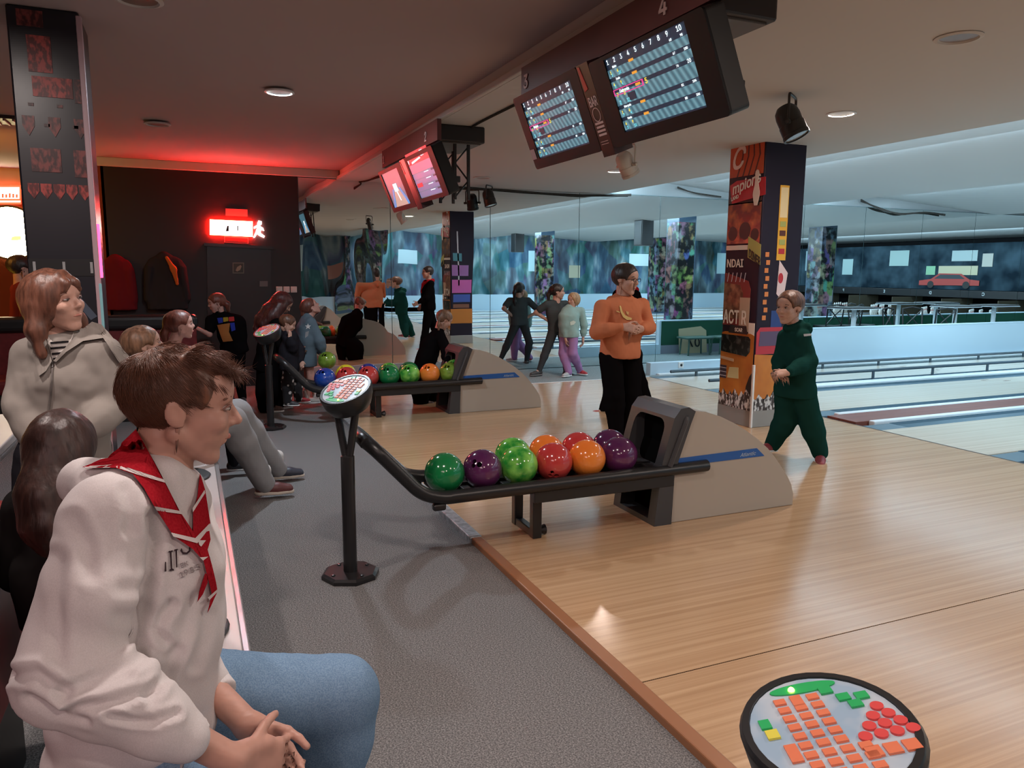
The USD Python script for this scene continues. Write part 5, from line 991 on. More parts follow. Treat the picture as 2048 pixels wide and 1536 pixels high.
def px_drape(P, name, px, target, Y, m, off=.004, th=.003, label=None):
    """an outline measured in the photograph, cut from cloth of its own thickness and laid on the garment"""
    w = [at(x, y, Y=Y) for x, y in px]; c = np.mean(w, 0); nd = unit(EYE - c); ud = unit(np.cross([0, 0, 1], nd)); vd = np.cross(nd, ud)
    pts = []
    for x, y in px:
        q = ray(x, y); p = EYE + q * (((c - EYE) @ nd) / (q @ nd)); pts.append(((p - c) @ ud, (p - c) @ vd))
    Rz = P['Rz']; lo = lambda v: v @ Rz
    return drape(P, name, prism(pts, th), target, P['to_l'](c), lo(ud), lo(vd), lo(nd), m, off, label)
C = lambda n, c, **k: cloth('cloth_' + n, c, **k)
px = lambda x, y, d=0: ('px', x, y, d)
SH = lambda n, c, sole=None, lace=None, sock=None: {'m': mat('shoe_' + n, c, .5), 'sole': sole or WHITE, 'lace': lace or WHITE, 'sock': sock}
WSOCK = mat('sock_white', (.6, .58, .56), .9)
BR, DK, BL, RE = ('brown', (.105, .045, .025)), ('dark', (.022, .014, .012)), ('blond', (.34, .20, .10)), ('auburn', (.14, .04, .025))
SHORT = dict(m=DK)
# --- standing and walking on the approach
o = person('person in an orange hoodie and glasses standing with hands held together', (3.52, 5.75, 0), -108, 1.62,
    dict(hed=px(1253, 559, -.03), nek=px(1247, 604), shR=px(1203, 614, -.03), shL=px(1284, 610, .06), elR=px(1194, 664, -.10), wrR=px(1244, 654, -.24), elL=px(1297, 655, 0), wrL=px(1284, 658, -.16), anR=px(1232, 862, -.05), anL=px(1258, 866, .02), knR=px(1228, 790, -.05), knL=px(1262, 790, 0), hiR=px(1222, 712, -.02), hiL=px(1262, 712, .04)),
    hf=.160, head=(45, 5, 0), sk=('fair', (.52, .30, .225)), hair=dict(m=DK, line=.30), glasses=True, res=.008,
    top=dict(m=C('orange', (.50, .17, .085)), t=.020, hem=.05, hood=True, name='hoodie', n=.009, box=.03), bot=dict(m=C('black', (.006, .0055, .006)), w=1.15, t=.02), shoe=SH('dark_red', (.25, .03, .04)),
    hands=dict(R=dict(d=(.5, .8, -.1), n=(-.5, .2, -.2), t=(.3, .1, 1), curl=30), L=dict(d=(.6, -.7, -.1), n=(-.6, -.2, .1), t=(.2, 0, 1), curl=42)))
bn = [(1240, 606), (1243, 616), (1244, 624), (1248, 632), (1255, 637), (1263, 639), (1264, 636), (1257, 632), (1250, 624), (1246, 616)]
bn = [(1239, 611), (1242, 612), (1245, 622), (1250, 630), (1257, 634), (1264, 636), (1263, 640), (1254, 640), (1246, 634), (1241, 624)]
px_drape(o, 'banana_print', bn, o['top'], 5.6, mat('print_banana', (.72, .55, .22), .6), label='yellow banana print')
px_drape(o, 'print_line', [(1233, 621), (1240, 624), (1240, 626), (1233, 623)], o['top'], 5.6, mat('print_banana', (.72, .55, .22), .6)); px_drape(o, 'print_line', [(1252, 622), (1258, 624), (1257, 630), (1253, 628)], o['top'], 5.6, mat('print_gold', (.6, .36, .16), .6))
o = person('person in black with a red neckerchief striding behind the one in orange', (4.31, 6.95, 0), 180, 1.58,
    dict(anR=px(1206, 822, .10), anL=px(1297, 806, -.05), knR=px(1226, 765, .08), knL=px(1276, 752, -.05), elR=(.10, -.19, .97), wrR=(.24, -.15, .90), elL=(-.12, .22, .98), wrL=(.04, .24, .84)), head=(0, 0, 0),
    hair=dict(m=DK, line=.30), top=dict(m=C('black', (.006, .0055, .006)), t=.02, name='sweatshirt'), bot=dict(m=C('black', (.006, .0055, .006)), t=.014), shoe=SH('red', (.34, .03, .035)), toes=dict(R=(1, -.1, .05), L=(1, .1, -.55)), res=.010)
f = Field().chain([(.09, .0, 1.24), (.03, .10, 1.29), (-.07, .06, 1.31), (-.07, -.06, 1.31), (.03, -.10, 1.29), (.09, 0, 1.24), (.12, .0, 1.10)], [.035] * 7, .02); obj('neckerchief', f.mesh(.01), mat('scarf_red', (.33, .015, .022), .8), o['root'], smooth=True)
GRN = C('green', (.010, .045, .038))
o = person('child in a dark green tracksuit walking past the photo pillar', (4.52, 4.55, 0), 192, 1.39,
    dict(hed=px(1578, 615, 0), nek=px(1590, 658), pel=px(1590, 770), che=px(1590, 708), shL=px(1606, 676, -.10), shR=px(1572, 674, .12), elL=px(1618, 722, -.14), wrL=px(1577, 745, -.22), elR=px(1560, 722, .10), wrR=px(1560, 748, -.05), knL=px(1622, 845, -.06), anL=px(1640, 905, -.06), knR=px(1572, 838, .10), anR=px(1545, 888, .24)),
    hf=.178, head=(0, 4, 0), hair=dict(m=BR, line=.32), top=dict(m=GRN, t=.024, hem=.05, hood=True, name='sweatshirt'), bot=dict(m=GRN, w=1.2, t=.022), shoe=SH('maroon_pattern', (.25, .04, .05)), toes=dict(L=(.75, .6, -.25), R=(1, 0, .1)), res=.008,
    hands=dict(L=dict(d=(.8, -.5, -.1), n=(.1, -.6, -.6), t=(.3, 0, 1), curl=40), R=dict(d=(.6, .6, 0), n=(0, .6, -.3), t=(.3, 0, 1), curl=30)))
px_drape(o, 'chest_logo', [(1607, 668), (1622, 667), (1624, 671), (1608, 673)], o['top'], 4.4, mat('logo_grey', (.30, .31, .32), .6))
GRY = C('charcoal', (.065, .075, .078)); LEG = C('leggings', (.05, .055, .058))
o = person('girl in charcoal t-shirt and leggings with hands on hips by the mirror', (4.84, 9.86, -.001), -100, 1.40,
    dict(hed=px(1116, 584, 0), nek=px(1113, 603), shR=px(1093, 609, .0), shL=px(1131, 608, .03), elR=px(1072, 625, .08), wrR=px(1096, 641, .02), elL=px(1143, 630, .12), wrL=px(1127, 646, .03), pel=px(1115, 650), che=px(1112, 625), hiR=px(1109, 655), hiL=px(1122, 655), knR=px(1093, 700, -.02), anR=px(1078, 742, -.05), knL=px(1130, 700, .05), anL=px(1132, 744, -.02)),
    hf=.16, head=(72, 0, 0), hair=dict(m=DK, line=.30, tails=[[((-.45, 0, .15), .14), ((-.62, 0, -.2), .12), ((-.60, 0, -.8), .10), ((-.55, 0, -1.25), .06)]], tie=(-.48, 0, .14), nape=-.3), top=dict(m=GRY, t=.010, sleeve=.5, hem=.06, name='t_shirt', n=.005), bot=dict(m=LEG, t=.006, n=.003), shoe=SH('dark', (.05, .045, .045), mat('sole_grey', (.2, .2, .2), .6)), toes=dict(R=(.45, -1, 0), L=(1, .5, 0)), res=.010,
    hands=dict(R=dict(d=(.3, .9, -.3), n=(.2, .8, -.2), t=(.6, 0, .8), curl=20), L=dict(d=(.2, -.9, -.3), n=(.2, -.8, -.2), t=(.6, 0, .8), curl=20)))
o = person('girl in a pale teal jumper and lilac trousers by the mirror', (5.02, 9.62, 0), -140, 1.22,
    dict(hed=px(1146, 600, 0), shR=px(1131, 622, .02), shL=px(1163, 622, -.02), elR=px(1128, 650, 0), wrR=px(1131, 677, -.05), elL=px(1168, 650, -.03), wrL=px(1166, 678, -.02), anR=px(1138, 745, -.06), anL=px(1160, 741, .05)), hf=.165, head=(-20, 4, 0), sk=('fair', (.52, .30, .225)),
    hair=dict(m=BL, line=.30, full=True, nape=-.4), top=dict(m=C('teal', (.27, .40, .38)), t=.018, hem=.03, name='jumper'), bot=dict(m=C('lilac', (.36, .20, .40)), w=1.15, t=.014), shoe=dict(R=SH('white_black', (.45, .44, .44)), L=SH('red2', (.40, .04, .05))), toes=dict(R=(1, -.3, 0), L=(.4, 1, 0)), res=.010)
px_drape(o, 'jumper_print', [(1140, 644), (1147, 641), (1152, 644), (1148, 649), (1141, 651)], o['top'], 9.5, mat('print_pale', (.55, .60, .52), .7))
# --- around the further ball return
o = person('child in loose black clothes bending over the further ball rack', (2.45, 8.28, 0), 0, 1.30,
    dict(pel=px(846, 738), che=px(862, 690), nek=px(877, 663), hed=px(889, 640, -.02), shR=px(880, 672, -.12), shL=px(874, 668, .12), elR=px(893, 702, -.28), wrR=px(894, 723, -.42), elL=px(868, 702, .14), wrL=px(867, 716, .05), anR=px(842, 802, -.06), anL=px(868, 800, .06), knR=px(842, 770, -.06), knL=px(866, 768, .06)), hf=.158, head=(0, 32, 0), sk=('fair', (.52, .30, .225)),
    hair=dict(m=('mouse', (.16, .085, .05)), line=.30, tails=[[((-.42, -.2, -.1), .08), ((-.25, -.36, -.45), .07), ((.0, -.38, -.85), .05)]], nape=-.28), top=dict(m=C('black', (.006, .0055, .006)), t=.026, hem=.12, name='tunic'), bot=dict(m=C('black', (.006, .0055, .006)), w=1.5, t=.03), shoe=SH('brown', (.07, .03, .02)), res=.010,
    hands=dict(R=dict(d=(.1, .25, -1), n=(0, .1, -.3), t=(0, -1, 0), curl=25)))
DEN = C('denim', (.115, .165, .205))
o = person('girl in a long denim jacket looking up with a green ball in her hand', (1.20, 8.58, FLZ), 0, 1.27,
    dict(hed=px(622, 614, 0), nek=px(614, 634), shR=px(622, 647, -.11), shL=px(612, 645, .11), elR=px(640, 682, -.16), wrR=px(645, 703, -.14), elL=px(622, 682, .14), wrL=px(640, 705, .06), anR=px(613, 797, -.05), anL=px(632, 793, .06)), hf=.158, head=(0, -34, 0), sk=('pink', (.50, .27, .22)),
    hair=dict(m=('redbrown', (.13, .045, .03)), line=.30, tails=[[((-.40, 0, .2), .13), ((-.58, 0, -.1), .12), ((-.45, 0, -.6), .11), ((-.12, 0, -1.1), .08)]], tie=(-.46, 0, .18)), top=dict(m=DEN, t=.022, hem=.15, name='denim_jacket'), bot=dict(m=C('shorts', (.06, .06, .07)), len=-.6, t=.01, name='shorts'), shoe=SH('white3', (.42, .40, .38), sock=WSOCK), res=.010,
    hands=dict(R=dict(d=(.35, .05, -1), n=(.6, .1, -.1), t=(.2, -1, 0), curl=30)))
star = [(616 + (6.5 if i % 2 == 0 else 2.8) * math.sin(i * math.pi / 5), 653 - (6.5 if i % 2 == 0 else 2.8) * math.cos(i * math.pi / 5)) for i in range(10)]
px_drape(o, 'star_print', star, o['top'], 8.4, WHITE, label='white star on the jacket'); px_drape(o, 'letter_print', [(611, 664), (618, 662), (616, 672), (610, 676)], o['top'], 8.4, mat('logo_grey', (.30, .31, .32), .6))
q = at(654, 721, Y=8.36); ball('olive', tuple(q), 'green bowling ball held by the girl in the denim jacket', None, r=.098)
DOT = usdkit.material(stage, '/World/Looks/dotted_cloth', {'g': ('texture_coordinate', {}), 'v': ('voronoi_texture', {'scale': 17}), 'r': ('rgb_ramp', {'ramp': [(0, (.6, .58, .57)), (.28, (.6, .58, .57)), (.32, (.012, .011, .013))]}), 'p': ('principled_bsdf', {'roughness': .9})}, [('g.object', 'v.vector'), ('v.distance', 'r.fac'), ('r.color', 'p.base_color')], surface='p.BSDF')
o = person('small child in black dotted trousers and a dark hoodie beside the woman in black', (.99, 8.14, FLZ), -8, 1.05,
    dict(hed=px(576, 648, 0), shR=px(575, 676, -.09), shL=px(585, 672, .1), elR=px(585, 696, -.14), wrR=px(579, 676, -.20), elL=px(598, 700, .02), wrL=px(602, 722, -.05), pel=px(580, 725), che=px(579, 696), anR=px(575, 803, -.04), anL=px(597, 797, .06), knR=px(575, 762, -.04), knL=px(592, 760, .06)), hf=.175, head=(-6, 22, 0),
    hair=dict(m=BR, line=.26, g=1.02), top=dict(m=C('night', (.02, .019, .024)), t=.024, hem=.05, hood=True, name='hoodie'), bot=dict(m=DOT, t=.016, w=1.1), shoe=dict(R=SH('black_white', (.04, .04, .045), sock=mat('sock_pink', (.60, .16, .25), .9)), L=SH('red4', (.34, .03, .04))), toes=dict(R=(1, -.2, 0), L=(1, .1, 0)), res=.009,
    hands=dict(R=dict(d=(.1, .2, 1), n=(-.5, .3, 0), t=(.2, 1, .2), curl=55)))
o = person('woman in black with long dark red-lit hair bending over the small child', (.70, 8.52, FLZ), -4, 1.52,
    dict(pel=px(534, 716, 0), che=px(542, 672, 0), nek=px(556, 634, 0), hed=px(566, 607, -.02), shR=px(553, 648, -.16), shL=px(556, 640, .16), elR=px(566, 690, -.2), wrR=px(590, 700, -.16), elL=px(580, 680, .2), wrL=px(596, 692, .1), anR=px(533, 812, -.06), anL=px(552, 806, .06), knR=px(536, 770, -.06), knL=px(552, 766, .06)), hf=.145, head=(-12, 38, 0),
    hair=dict(m=('black_red', (.055, .014, .012)), line=.30, full=True, px=[[((556, 606, -.02), .085), ((540, 622, -.04), .085), ((524, 640, -.05), .075), ((513, 656, -.05), .04)], [((560, 612, -.10), .07), ((545, 632, -.12), .07), ((526, 648, -.12), .05)]]), top=dict(m=C('black', (.006, .0055, .006)), t=.024, hem=.10, name='jumper'), bot=dict(m=C('black', (.006, .0055, .006)), w=1.45, t=.03), shoe=SH('brown', (.07, .03, .02)), res=.010)
o = person('girl in a black t-shirt with a colourful print by the black door', (.46, 9.2, FLZ), -128, 1.29,
    dict(hed=px(432, 606, 0), nek=px(438, 628), shR=px(421, 641, .02), shL=px(464, 640, .0), elR=px(419, 669, -.05), wrR=px(393, 656, -.10), elL=px(477, 672, -.02), wrL=px(484, 700, -.02)), hf=.158, head=(-42, 12, 0), sk=('pale', (.52, .29, .24)),
    hair=dict(m=RE, line=.30, tails=[[((-.38, .05, .05), .14), ((-.55, .1, -.2), .15), ((-.52, .12, -.55), .09)]], tie=(-.42, .06, .03)), top=dict(m=C('black', (.006, .0055, .006)), t=.018, sleeve=.5, hem=.08, name='t_shirt'), bot=dict(m=C('black', (.006, .0055, .006)), t=.018), shoe=SH('black_white', (.04, .04, .045)), toes=dict(R=(1, .3, 0), L=(1, .9, 0)), res=.010,
    hands=dict(R=dict(d=(.2, -1, .2), n=(1, .1, 0), t=(.1, .1, 1), curl=15)))
for q, c, n in (([(434, 636), (445, 635), (446, 645), (437, 647)], (.03, .05, .35), 'blue'), ([(446, 635), (456, 634), (457, 642), (447, 644)], (.35, .25, .03), 'yellow'), ([(457, 634), (468, 633), (469, 642), (458, 643)], (.4, .04, .04), 'red'), ([(434, 650), (460, 646), (458, 664), (466, 682), (446, 684), (440, 668)], (.40, .16, .05), 'orange'), ([(460, 646), (469, 645), (471, 660), (463, 663)], (.05, .07, .35), 'blue')):
    px_drape(o, 'shirt_print', q, o['top'], 9.05, mat('print_' + n + '_tee', c, .7))
# --- seated along the bench
o = person('girl in a pale top with reddish tied hair sitting on the bench', (-.12, 5.95, FLZ), 0, 1.28,
    dict(pel=(0, 0, .60), che=(.0, 0, .80), nek=(-.01, 0, .955), hed=px(362, 650, 0), shL=(0, .14, .93), shR=(0, -.14, .93), elR=(.08, -.17, .72), elL=(.08, .17, .72), wrR=(.25, -.10, .64), wrL=(.25, .10, .64), knR=(.36, -.09, .52), knL=(.36, .09, .52), anR=(.38, -.09, .10), anL=(.40, .09, .10)), hf=.160, head=(0, -4, 0), sk=('pale', (.52, .29, .24)),
    hair=dict(m=RE, line=.30, tails=[[((-.42, 0, .1), .13), ((-.58, 0, -.25), .12), ((-.56, 0, -.75), .08)]], tie=(-.46, 0, .1)), top=dict(m=C('pale', (.50, .44, .43)), t=.018, sleeve=.6, name='blouse'), bot=dict(m=C('night', (.02, .019, .024)), t=.014), shoe=SH('black_white', (.04, .04, .045)), res=.011)
obj('strap', tube([(-.085, -.10, .80), (-.09, -.10, .90), (-.03, -.11, .985), (.07, -.10, .93), (.10, -.09, .80)], .012, 6), mat('strap_red', (.10, .02, .02), .8), o['root'])
SWT = C('grey_sweat', (.30, .295, .30))
o = person('boy in a black top and grey sweatpants sitting on the bench with legs stretched out', (-.18, 4.75, FLZ), 12, 1.56,
    dict(pel=(0, 0, .61), che=(.0, 0, .84), nek=(0, 0, 1.02), hed=px(290, 692, 0), shL=(0, .17, .99), shR=(0, -.17, .99), elR=(.06, -.22, .74), elL=(.06, .22, .74), wrR=(.26, -.12, .66), wrL=(.26, .12, .66), knR=px(462, 842, .18), knL=px(474, 826, .55), anR=px(530, 968, .42), anL=px(556, 938, .82)), hf=.143, head=(-6, -12, 0), sk=('fair', (.52, .30, .225)),
    hair=dict(m=('lightbrown', (.20, .105, .06)), line=.27, g=1.03), top=dict(m=C('black', (.006, .0055, .006)), t=.02, name='t_shirt'), bot=dict(m=SWT, t=.022, w=1.15), shoe=dict(R=SH('oxblood', (.10, .025, .025), mat('sole_cream', (.5, .44, .38), .6), sock=WSOCK), L=SH('navy', (.025, .028, .045), mat('sole_cream', (.5, .44, .38), .6), sock=WSOCK)), toes=dict(R=(1, -.25, -.03), L=(1, -.15, -.03)), res=.008)
o = person('child with long dark hair in black seen from behind at the lower left', (-.30, 2.32, FLZ), 75, 1.14,
    dict(pel=(0, 0, .61), che=(.0, 0, .76), nek=(0, 0, .915), hed=px(128, 898, 0), shL=(0, .14, .88), shR=(0, -.14, .88), elR=(.04, -.19, .70), elL=(.04, .19, .70), wrR=(.2, -.10, .62), wrL=(.2, .10, .62), knR=(.32, -.08, .53), knL=(.32, .08, .53), anR=(.34, -.08, .10), anL=(.34, .08, .10)), hf=.175, head=(0, 8, 0),
    hair=dict(m=('darkbrown', (.030, .012, .009)), line=.30, full=True, noise=.008, tails=[[((-.30, 0, -.2), .36), ((-.42, 0, -.55), .38), ((-.50, -.02, -.95), .34), ((-.50, -.05, -1.2), .18)]]), top=dict(m=C('black2', (.018, .017, .017)), t=.03, name='jumper'), bot=dict(m=C('black', (.006, .0055, .006)), t=.014), shoe=SH('black_white', (.04, .04, .045)), res=.008)
# --- girl in the grey zip hoodie
HOOD = C('grey_hoodie', (.30, .27, .245))
o = person('girl in a grey zipped hoodie over a striped shirt standing at the left', (-.53, 3.36, FLZ), -62, 1.55,
    dict(hed=px(112, 604, -.02), nek=px(118, 686), che=px(130, 765), pel=px(128, 890), shR=px(62, 712, .06), shL=px(206, 706, -.06), elR=px(45, 812, .0), wrR=px(88, 905, -.10), elL=px(226, 815, -.08), wrL=px(160, 866, -.22)), hf=.150, head=(26, -6, 6), sk=('warm', (.52, .29, .22)),
    hair=dict(m=('chestnut', (.13, .05, .03)), line=.24, full=True, fw=.30, noise=.008, tails=[[((-.05, .32, -.05), .12), ((-.02, .38, -.38), .12), ((.02, .40, -.70), .08)], [((-.10, -.32, -.05), .15), ((-.12, -.40, -.40), .15), ((-.08, -.46, -.78), .09)], [((-.35, 0, -.1), .22), ((-.38, 0, -.6), .2)]], fringe=[[((.22, -.05, .42), .07), ((.36, -.10, .28), .06), ((.37, -.14, .16), .03)], [((.22, .05, .42), .07), ((.36, .10, .28), .06), ((.36, .17, .15), .03)]]),
    top=dict(m=HOOD, t=.022, hem=.10, hood=True, name='zip_hoodie', n=.012, box=.012), bot=dict(m=C('night', (.02, .019, .024)), t=.014), shoe=SH('black_white', (.04, .04, .045)), res=.007, hands=dict(L=dict(curl=50)))
px_drape(o, 'hood_flap', [(106, 722), (133, 692), (163, 658), (184, 642), (204, 648), (236, 688), (262, 716), (252, 738), (236, 722), (206, 676), (166, 682), (132, 704), (112, 724)], o['top'], 3.25, HOOD, .004, .020)
px_drape(o, 'hood_flap', [(72, 662), (84, 652), (98, 694), (104, 722), (92, 742), (78, 752), (64, 712)], o['top'], 3.25, HOOD, .004, .016)
SHIRT = mat('shirt_white', (.60, .56, .53), .9); STR = mat('stripe_black', (.02, .018, .02), .9)
px_drape(o, 'striped_shirt', [(92, 668), (104, 682), (122, 686), (142, 678), (150, 660), (140, 690), (118, 712), (106, 722), (98, 705)], o['top'], 3.2, SHIRT, .004, .004, label='white shirt with black stripes')
for a in ([(100, 684), (138, 681), (137, 685), (101, 688)], [(100, 695), (133, 692), (131, 696), (101, 699)], [(103, 706), (124, 704), (122, 708), (104, 710)], [(106, 716), (114, 715), (112, 719), (107, 720)]): px_drape(o, 'shirt_stripe', a, o['top'], 3.2, STR, .009, .002)
px_drape(o, 'zip', [(104, 722), (107, 722), (104, 780), (94, 860), (91, 860), (100, 780)], o['top'], 3.2, mat('zip_grey', (.18, .16, .15), .5), .003, .003)
o_zip = px_drape(o, 'zip_pull', [(103, 724), (106, 724), (106, 734), (103, 734)], o['top'], 3.2, mat('zip_metal', (.6, .6, .6), .3, metallic=1.0), .006, .004)

q = at(38, 532, Y=9.2)
o = person('person with dark hair in a dark red top standing by the counter at the left', (q[0], 9.2, FLZ), 20, q[2] + .13, hair=dict(m=DK), top=dict(m=C('wine', (.16, .03, .035)), t=.02), bot=dict(m=C('black', (.006, .0055, .006)), t=.014), shoe=SH('black_white', (.04, .04, .045)), res=.012)
# --- the boy in the foreground
WH = noisy('cloth_white_hoodie', (.61, .575, .575), (.66, .62, .62), 420, .9, bump=.12, bump_d=.001, detail=1, specular_ior_level=.2)
BY = 1.66
HB_ = ('gingerbrown', (.13, .050, .027))
JEAN = noisy('denim_light', (.13, .22, .34), (.20, .31, .44), 300, .85, bump=.3, bump_d=.001)
b = person('boy in a white hoodie and red neckerchief sitting in profile in the foreground', (-.16, BY, FLZ), 0, 1.66,
    dict(pel=(.0, 0, .60), che=(-.02, 0, .86), nek=px(318, 965, 0), hed=px(370, 812, 0), shR=px(215, 1035, -.17), shL=px(345, 1020, .17), elR=px(125, 1345, -.245), wrR=px(468, 1522, -.28), elL=px(330, 1290, .17), wrL=px(492, 1446, -.14),
         hiR=(.04, -.10, .52), hiL=(.05, .09, .58), knR=(.35, -.52, .44), knL=px(676, 1396, .13), anR=(.42, -.61, .08), anL=px(650, 1650, .13)),
    hf=.142, head=(-3, 7, 0), sk=('foreground', (.50, .27, .205)), res=.0040, eyes=True,
    hair=dict(m=HB_, line=.33, g=.965, noise=.005, nape=-.46, fw=.60, fringe=[[((.05, y, .44), .075), ((.20, y, .415), .055), ((.30, y * .9, .375), .032), ((.37 + .015 * k, y * .8, .335), .012)] for k, y in enumerate((-.20, -.10, .0, .10, .20))]),
    bot=dict(m=JEAN, t=.024, w=1.15, name='jeans', n=.006), shoe=SH('white_trainer', (.5, .5, .5)),
    hands=dict(R=dict(d=(.80, .42, -.42), n=(-.3, .8, -.3), t=(.75, .35, .35), curl=34), L=dict(d=(.60, -.25, -.75), n=(-.35, -.85, .1), t=(.75, -.25, .45), curl=30)))
bp = lambda x, y, d=0: b['to_l'](at(x, y, Y=BY + d))
F = Field(); yv = np.array([0, 1.0, 0]); fx = (np.array([1.0, 0, 0]), 1.0)
for sg in (-1, 1):
    F.chain([bp(300, 985) + yv * sg * .05, bp(292, 1110) + yv * sg * .062, bp(292, 1250) + yv * sg * .058, bp(272, 1400) + yv * sg * .058, bp(245, 1500) + yv * sg * .06], [.078, .128, .135, .140, .135], .06)
F.chain([bp(215, 1030, -.15), bp(300, 990, 0), bp(345, 1020, .15)], [.075, .075, .075], .05)
F.chain([bp(212, 1040, -.165), bp(178, 1190, -.215), bp(128, 1338, -.245)], [.066, .074, .070], .02).chain([bp(118, 1342, -.25), bp(235, 1405, -.285), bp(310, 1448, -.30), bp(362, 1472, -.30)], [.070, .066, .055, .045], .03)
F.chain([bp(345, 1025, .155), bp(345, 1180, .20), bp(335, 1300, .20)], [.075, .082, .075], .05).chain([bp(335, 1300, .20), bp(385, 1345, .08), bp(422, 1372, .0)], [.070, .056, .046], .03)
# hood lying on the back, standing collar round the neck
F.chain([bp(330, 950, -.085), bp(262, 968, -.105), bp(200, 972, -.06), bp(176, 968, 0), bp(204, 960, .06), bp(280, 950, .10)], [.028, .034, .038, .038, .036, .032], .03)
ring = [bp(345 + 42 * math.cos(a) - 14 * math.sin(a) * 0, 950 + 18 * math.cos(a), .066 * math.sin(a)) for a in np.linspace(0, 2 * math.pi, 13)]
F.chain(ring, [.018] * 13, .015); F.chain([p + np.array([.004, 0, -.035]) for p in ring], [.024] * 13, .02)
F.cut(bp(250, 1478) + (0, 0, -.02), (0.12, 0, -1))
hm = F.mesh(.0055)
# cloth folds: long soft creases running round the sleeves and down the body
V, Nn = hm.vertices, hm.vertex_normals
el, sh_ = bp(120, 1340, -.245), bp(212, 1040, -.155)
d_el = np.linalg.norm(V - el, axis=1); creaseA = np.sin((V[:, 2] * 46 + V[:, 0] * 22 + 2.2 * np.sin(V[:, 1] * 11))) * np.exp(-(d_el / .16) ** 2) * .0075
fb = (meshkit.fbm(V * (5, 5, 3.2), 3, 4) - .5) * .034 + (meshkit.fbm(V * (11, 11, 6), 2, 8) - .5) * .012
waist_ = np.sin(V[:, 2] * 62 + 2.5 * np.sin(V[:, 0] * 9)) * np.exp(-((V[:, 2] - .58) / .09) ** 2) * .006
pv = proj(V + np.array(b['loc']))[:, :2]; fold = np.zeros(len(V)); facing = (Nn @ unit(EYE - b['loc'] - np.array([0, 0, .8]))) > .05
for pl, dp, w_ in (([(297, 1035), (308, 1080), (300, 1140), (285, 1220), (276, 1300)], .015, 11), ([(117, 1114), (113, 1231), (118, 1317)], .007, 12), ([(16, 1352), (78, 1346), (129, 1380)], .011, 10), ([(129, 1380), (219, 1348), (281, 1322)], .013, 10),
                   ([(137, 1392), (200, 1374), (258, 1352)], .008, 7), ([(148, 1412), (215, 1408), (273, 1390), (312, 1376)], .010, 8), ([(219, 1430), (260, 1442), (305, 1444), (352, 1427)], .009, 7), ([(242, 1179), (270, 1178), (300, 1166)], .004, 12), ([(234, 1229), (262, 1231), (292, 1222)], .004, 12),
                   ([(344, 1208), (322, 1232), (310, 1256), (330, 1280)], .010, 8), ([(150, 1040), (176, 1090), (182, 1150)], .006, 12), ([(340, 1300), (372, 1250), (392, 1200)], .007, 12), ([(300, 1395), (330, 1350), (352, 1300)], .009, 10), ([(60, 1395), (110, 1420), (170, 1440)], .009, 9), ([(390, 1330), (405, 1280), (412, 1230)], .006, 10), ([(250, 985), (262, 1020), (256, 1060)], .006, 10)):
    a_ = np.array(pl, float); best = np.full(len(V), 1e9)
    for p0_, p1_ in zip(a_, a_[1:]):
        e_ = p1_ - p0_; w_ = w_; t_ = np.clip(((pv - p0_) @ e_) / (e_ @ e_), 0, 1); taper = 1 + 0 * t_; best = np.minimum(best, np.linalg.norm(pv - p0_ - t_[:, None] * e_, axis=1))
    fold += np.where(facing, -dp * .85 * np.exp(-(best / (w_ * 1.3)) ** 2) + dp * .40 * np.exp(-((best - 2.2 * w_) / (w_ * 1.1)) ** 2), 0)
hm.vertices = V + Nn * (creaseA + fb + waist_ + fold)[:, None]; trimesh.smoothing.filter_taubin(hm, iterations=2)
obj('hoodie', hm, WH, b['root'], smooth=True)
for nm, a0, a1, r_ in (('cuff', bp(362, 1470, -.30), bp(388, 1483, -.295), .042), ('cuff', bp(418, 1368, .005), bp(442, 1394, -.03), .042)):
    obj(nm, Field().cone(a0, a1, r_, r_ * .96).cut(a1, a1 - a0).cut(a0, a0 - a1).mesh(.005, noise=.0015, nscale=40), WH, b['root'], smooth=True)
b['top'] = hm
z1 = lambda pts: [(x / 2.56, 640 + y / 2.56) for x, y in pts]
SCARF = noisy('scarf_cloth', (.30, .010, .018), (.37, .016, .025), 220, .85, bump=.2, bump_d=.001); SWH = mat('scarf_white', (.62, .55, .54), .85)
# neckerchief: its base cloth, from nape over the shoulder to the knot and the tails
nb = trimesh.util.concatenate([hm, trimesh.Trimesh(np.array(b['Hp']((-.13, 0, -.42))) + ico(.075, 3).vertices * (1, 1, .9), ico(.075, 3).faces)])
A = z1([(690, 545), (765, 680), (830, 805), (920, 980), (1000, 1100), (1075, 1080), (1080, 1125), (1062, 1175), (1085, 1255), (1108, 1345), (1118, 1395), (1064, 1504), (1085, 1400), (1060, 1310), (1040, 1230), (985, 1170), (890, 1105), (805, 975), (745, 870), (690, 800), (600, 765), (420, 752), (465, 735), (590, 640)])
px_drape(b, 'neckerchief', A, nb, BY - .12, SCARF, .012, .005, label='red neckerchief with white stripes')
px_drape(b, 'neckerchief', z1([(1024, 782), (1050, 870), (1078, 1040), (1010, 1128), (990, 1085), (990, 985), (1012, 900)]), nb, BY - .05, SCARF, .010, .005)
px_drape(b, 'neckerchief_tail', z1([(1040, 1330), (1020, 1390), (1012, 1440), (1040, 1400), (1062, 1345), (1066, 1310), (1050, 1300)]), nb, BY - .08, SCARF, .012, .005)
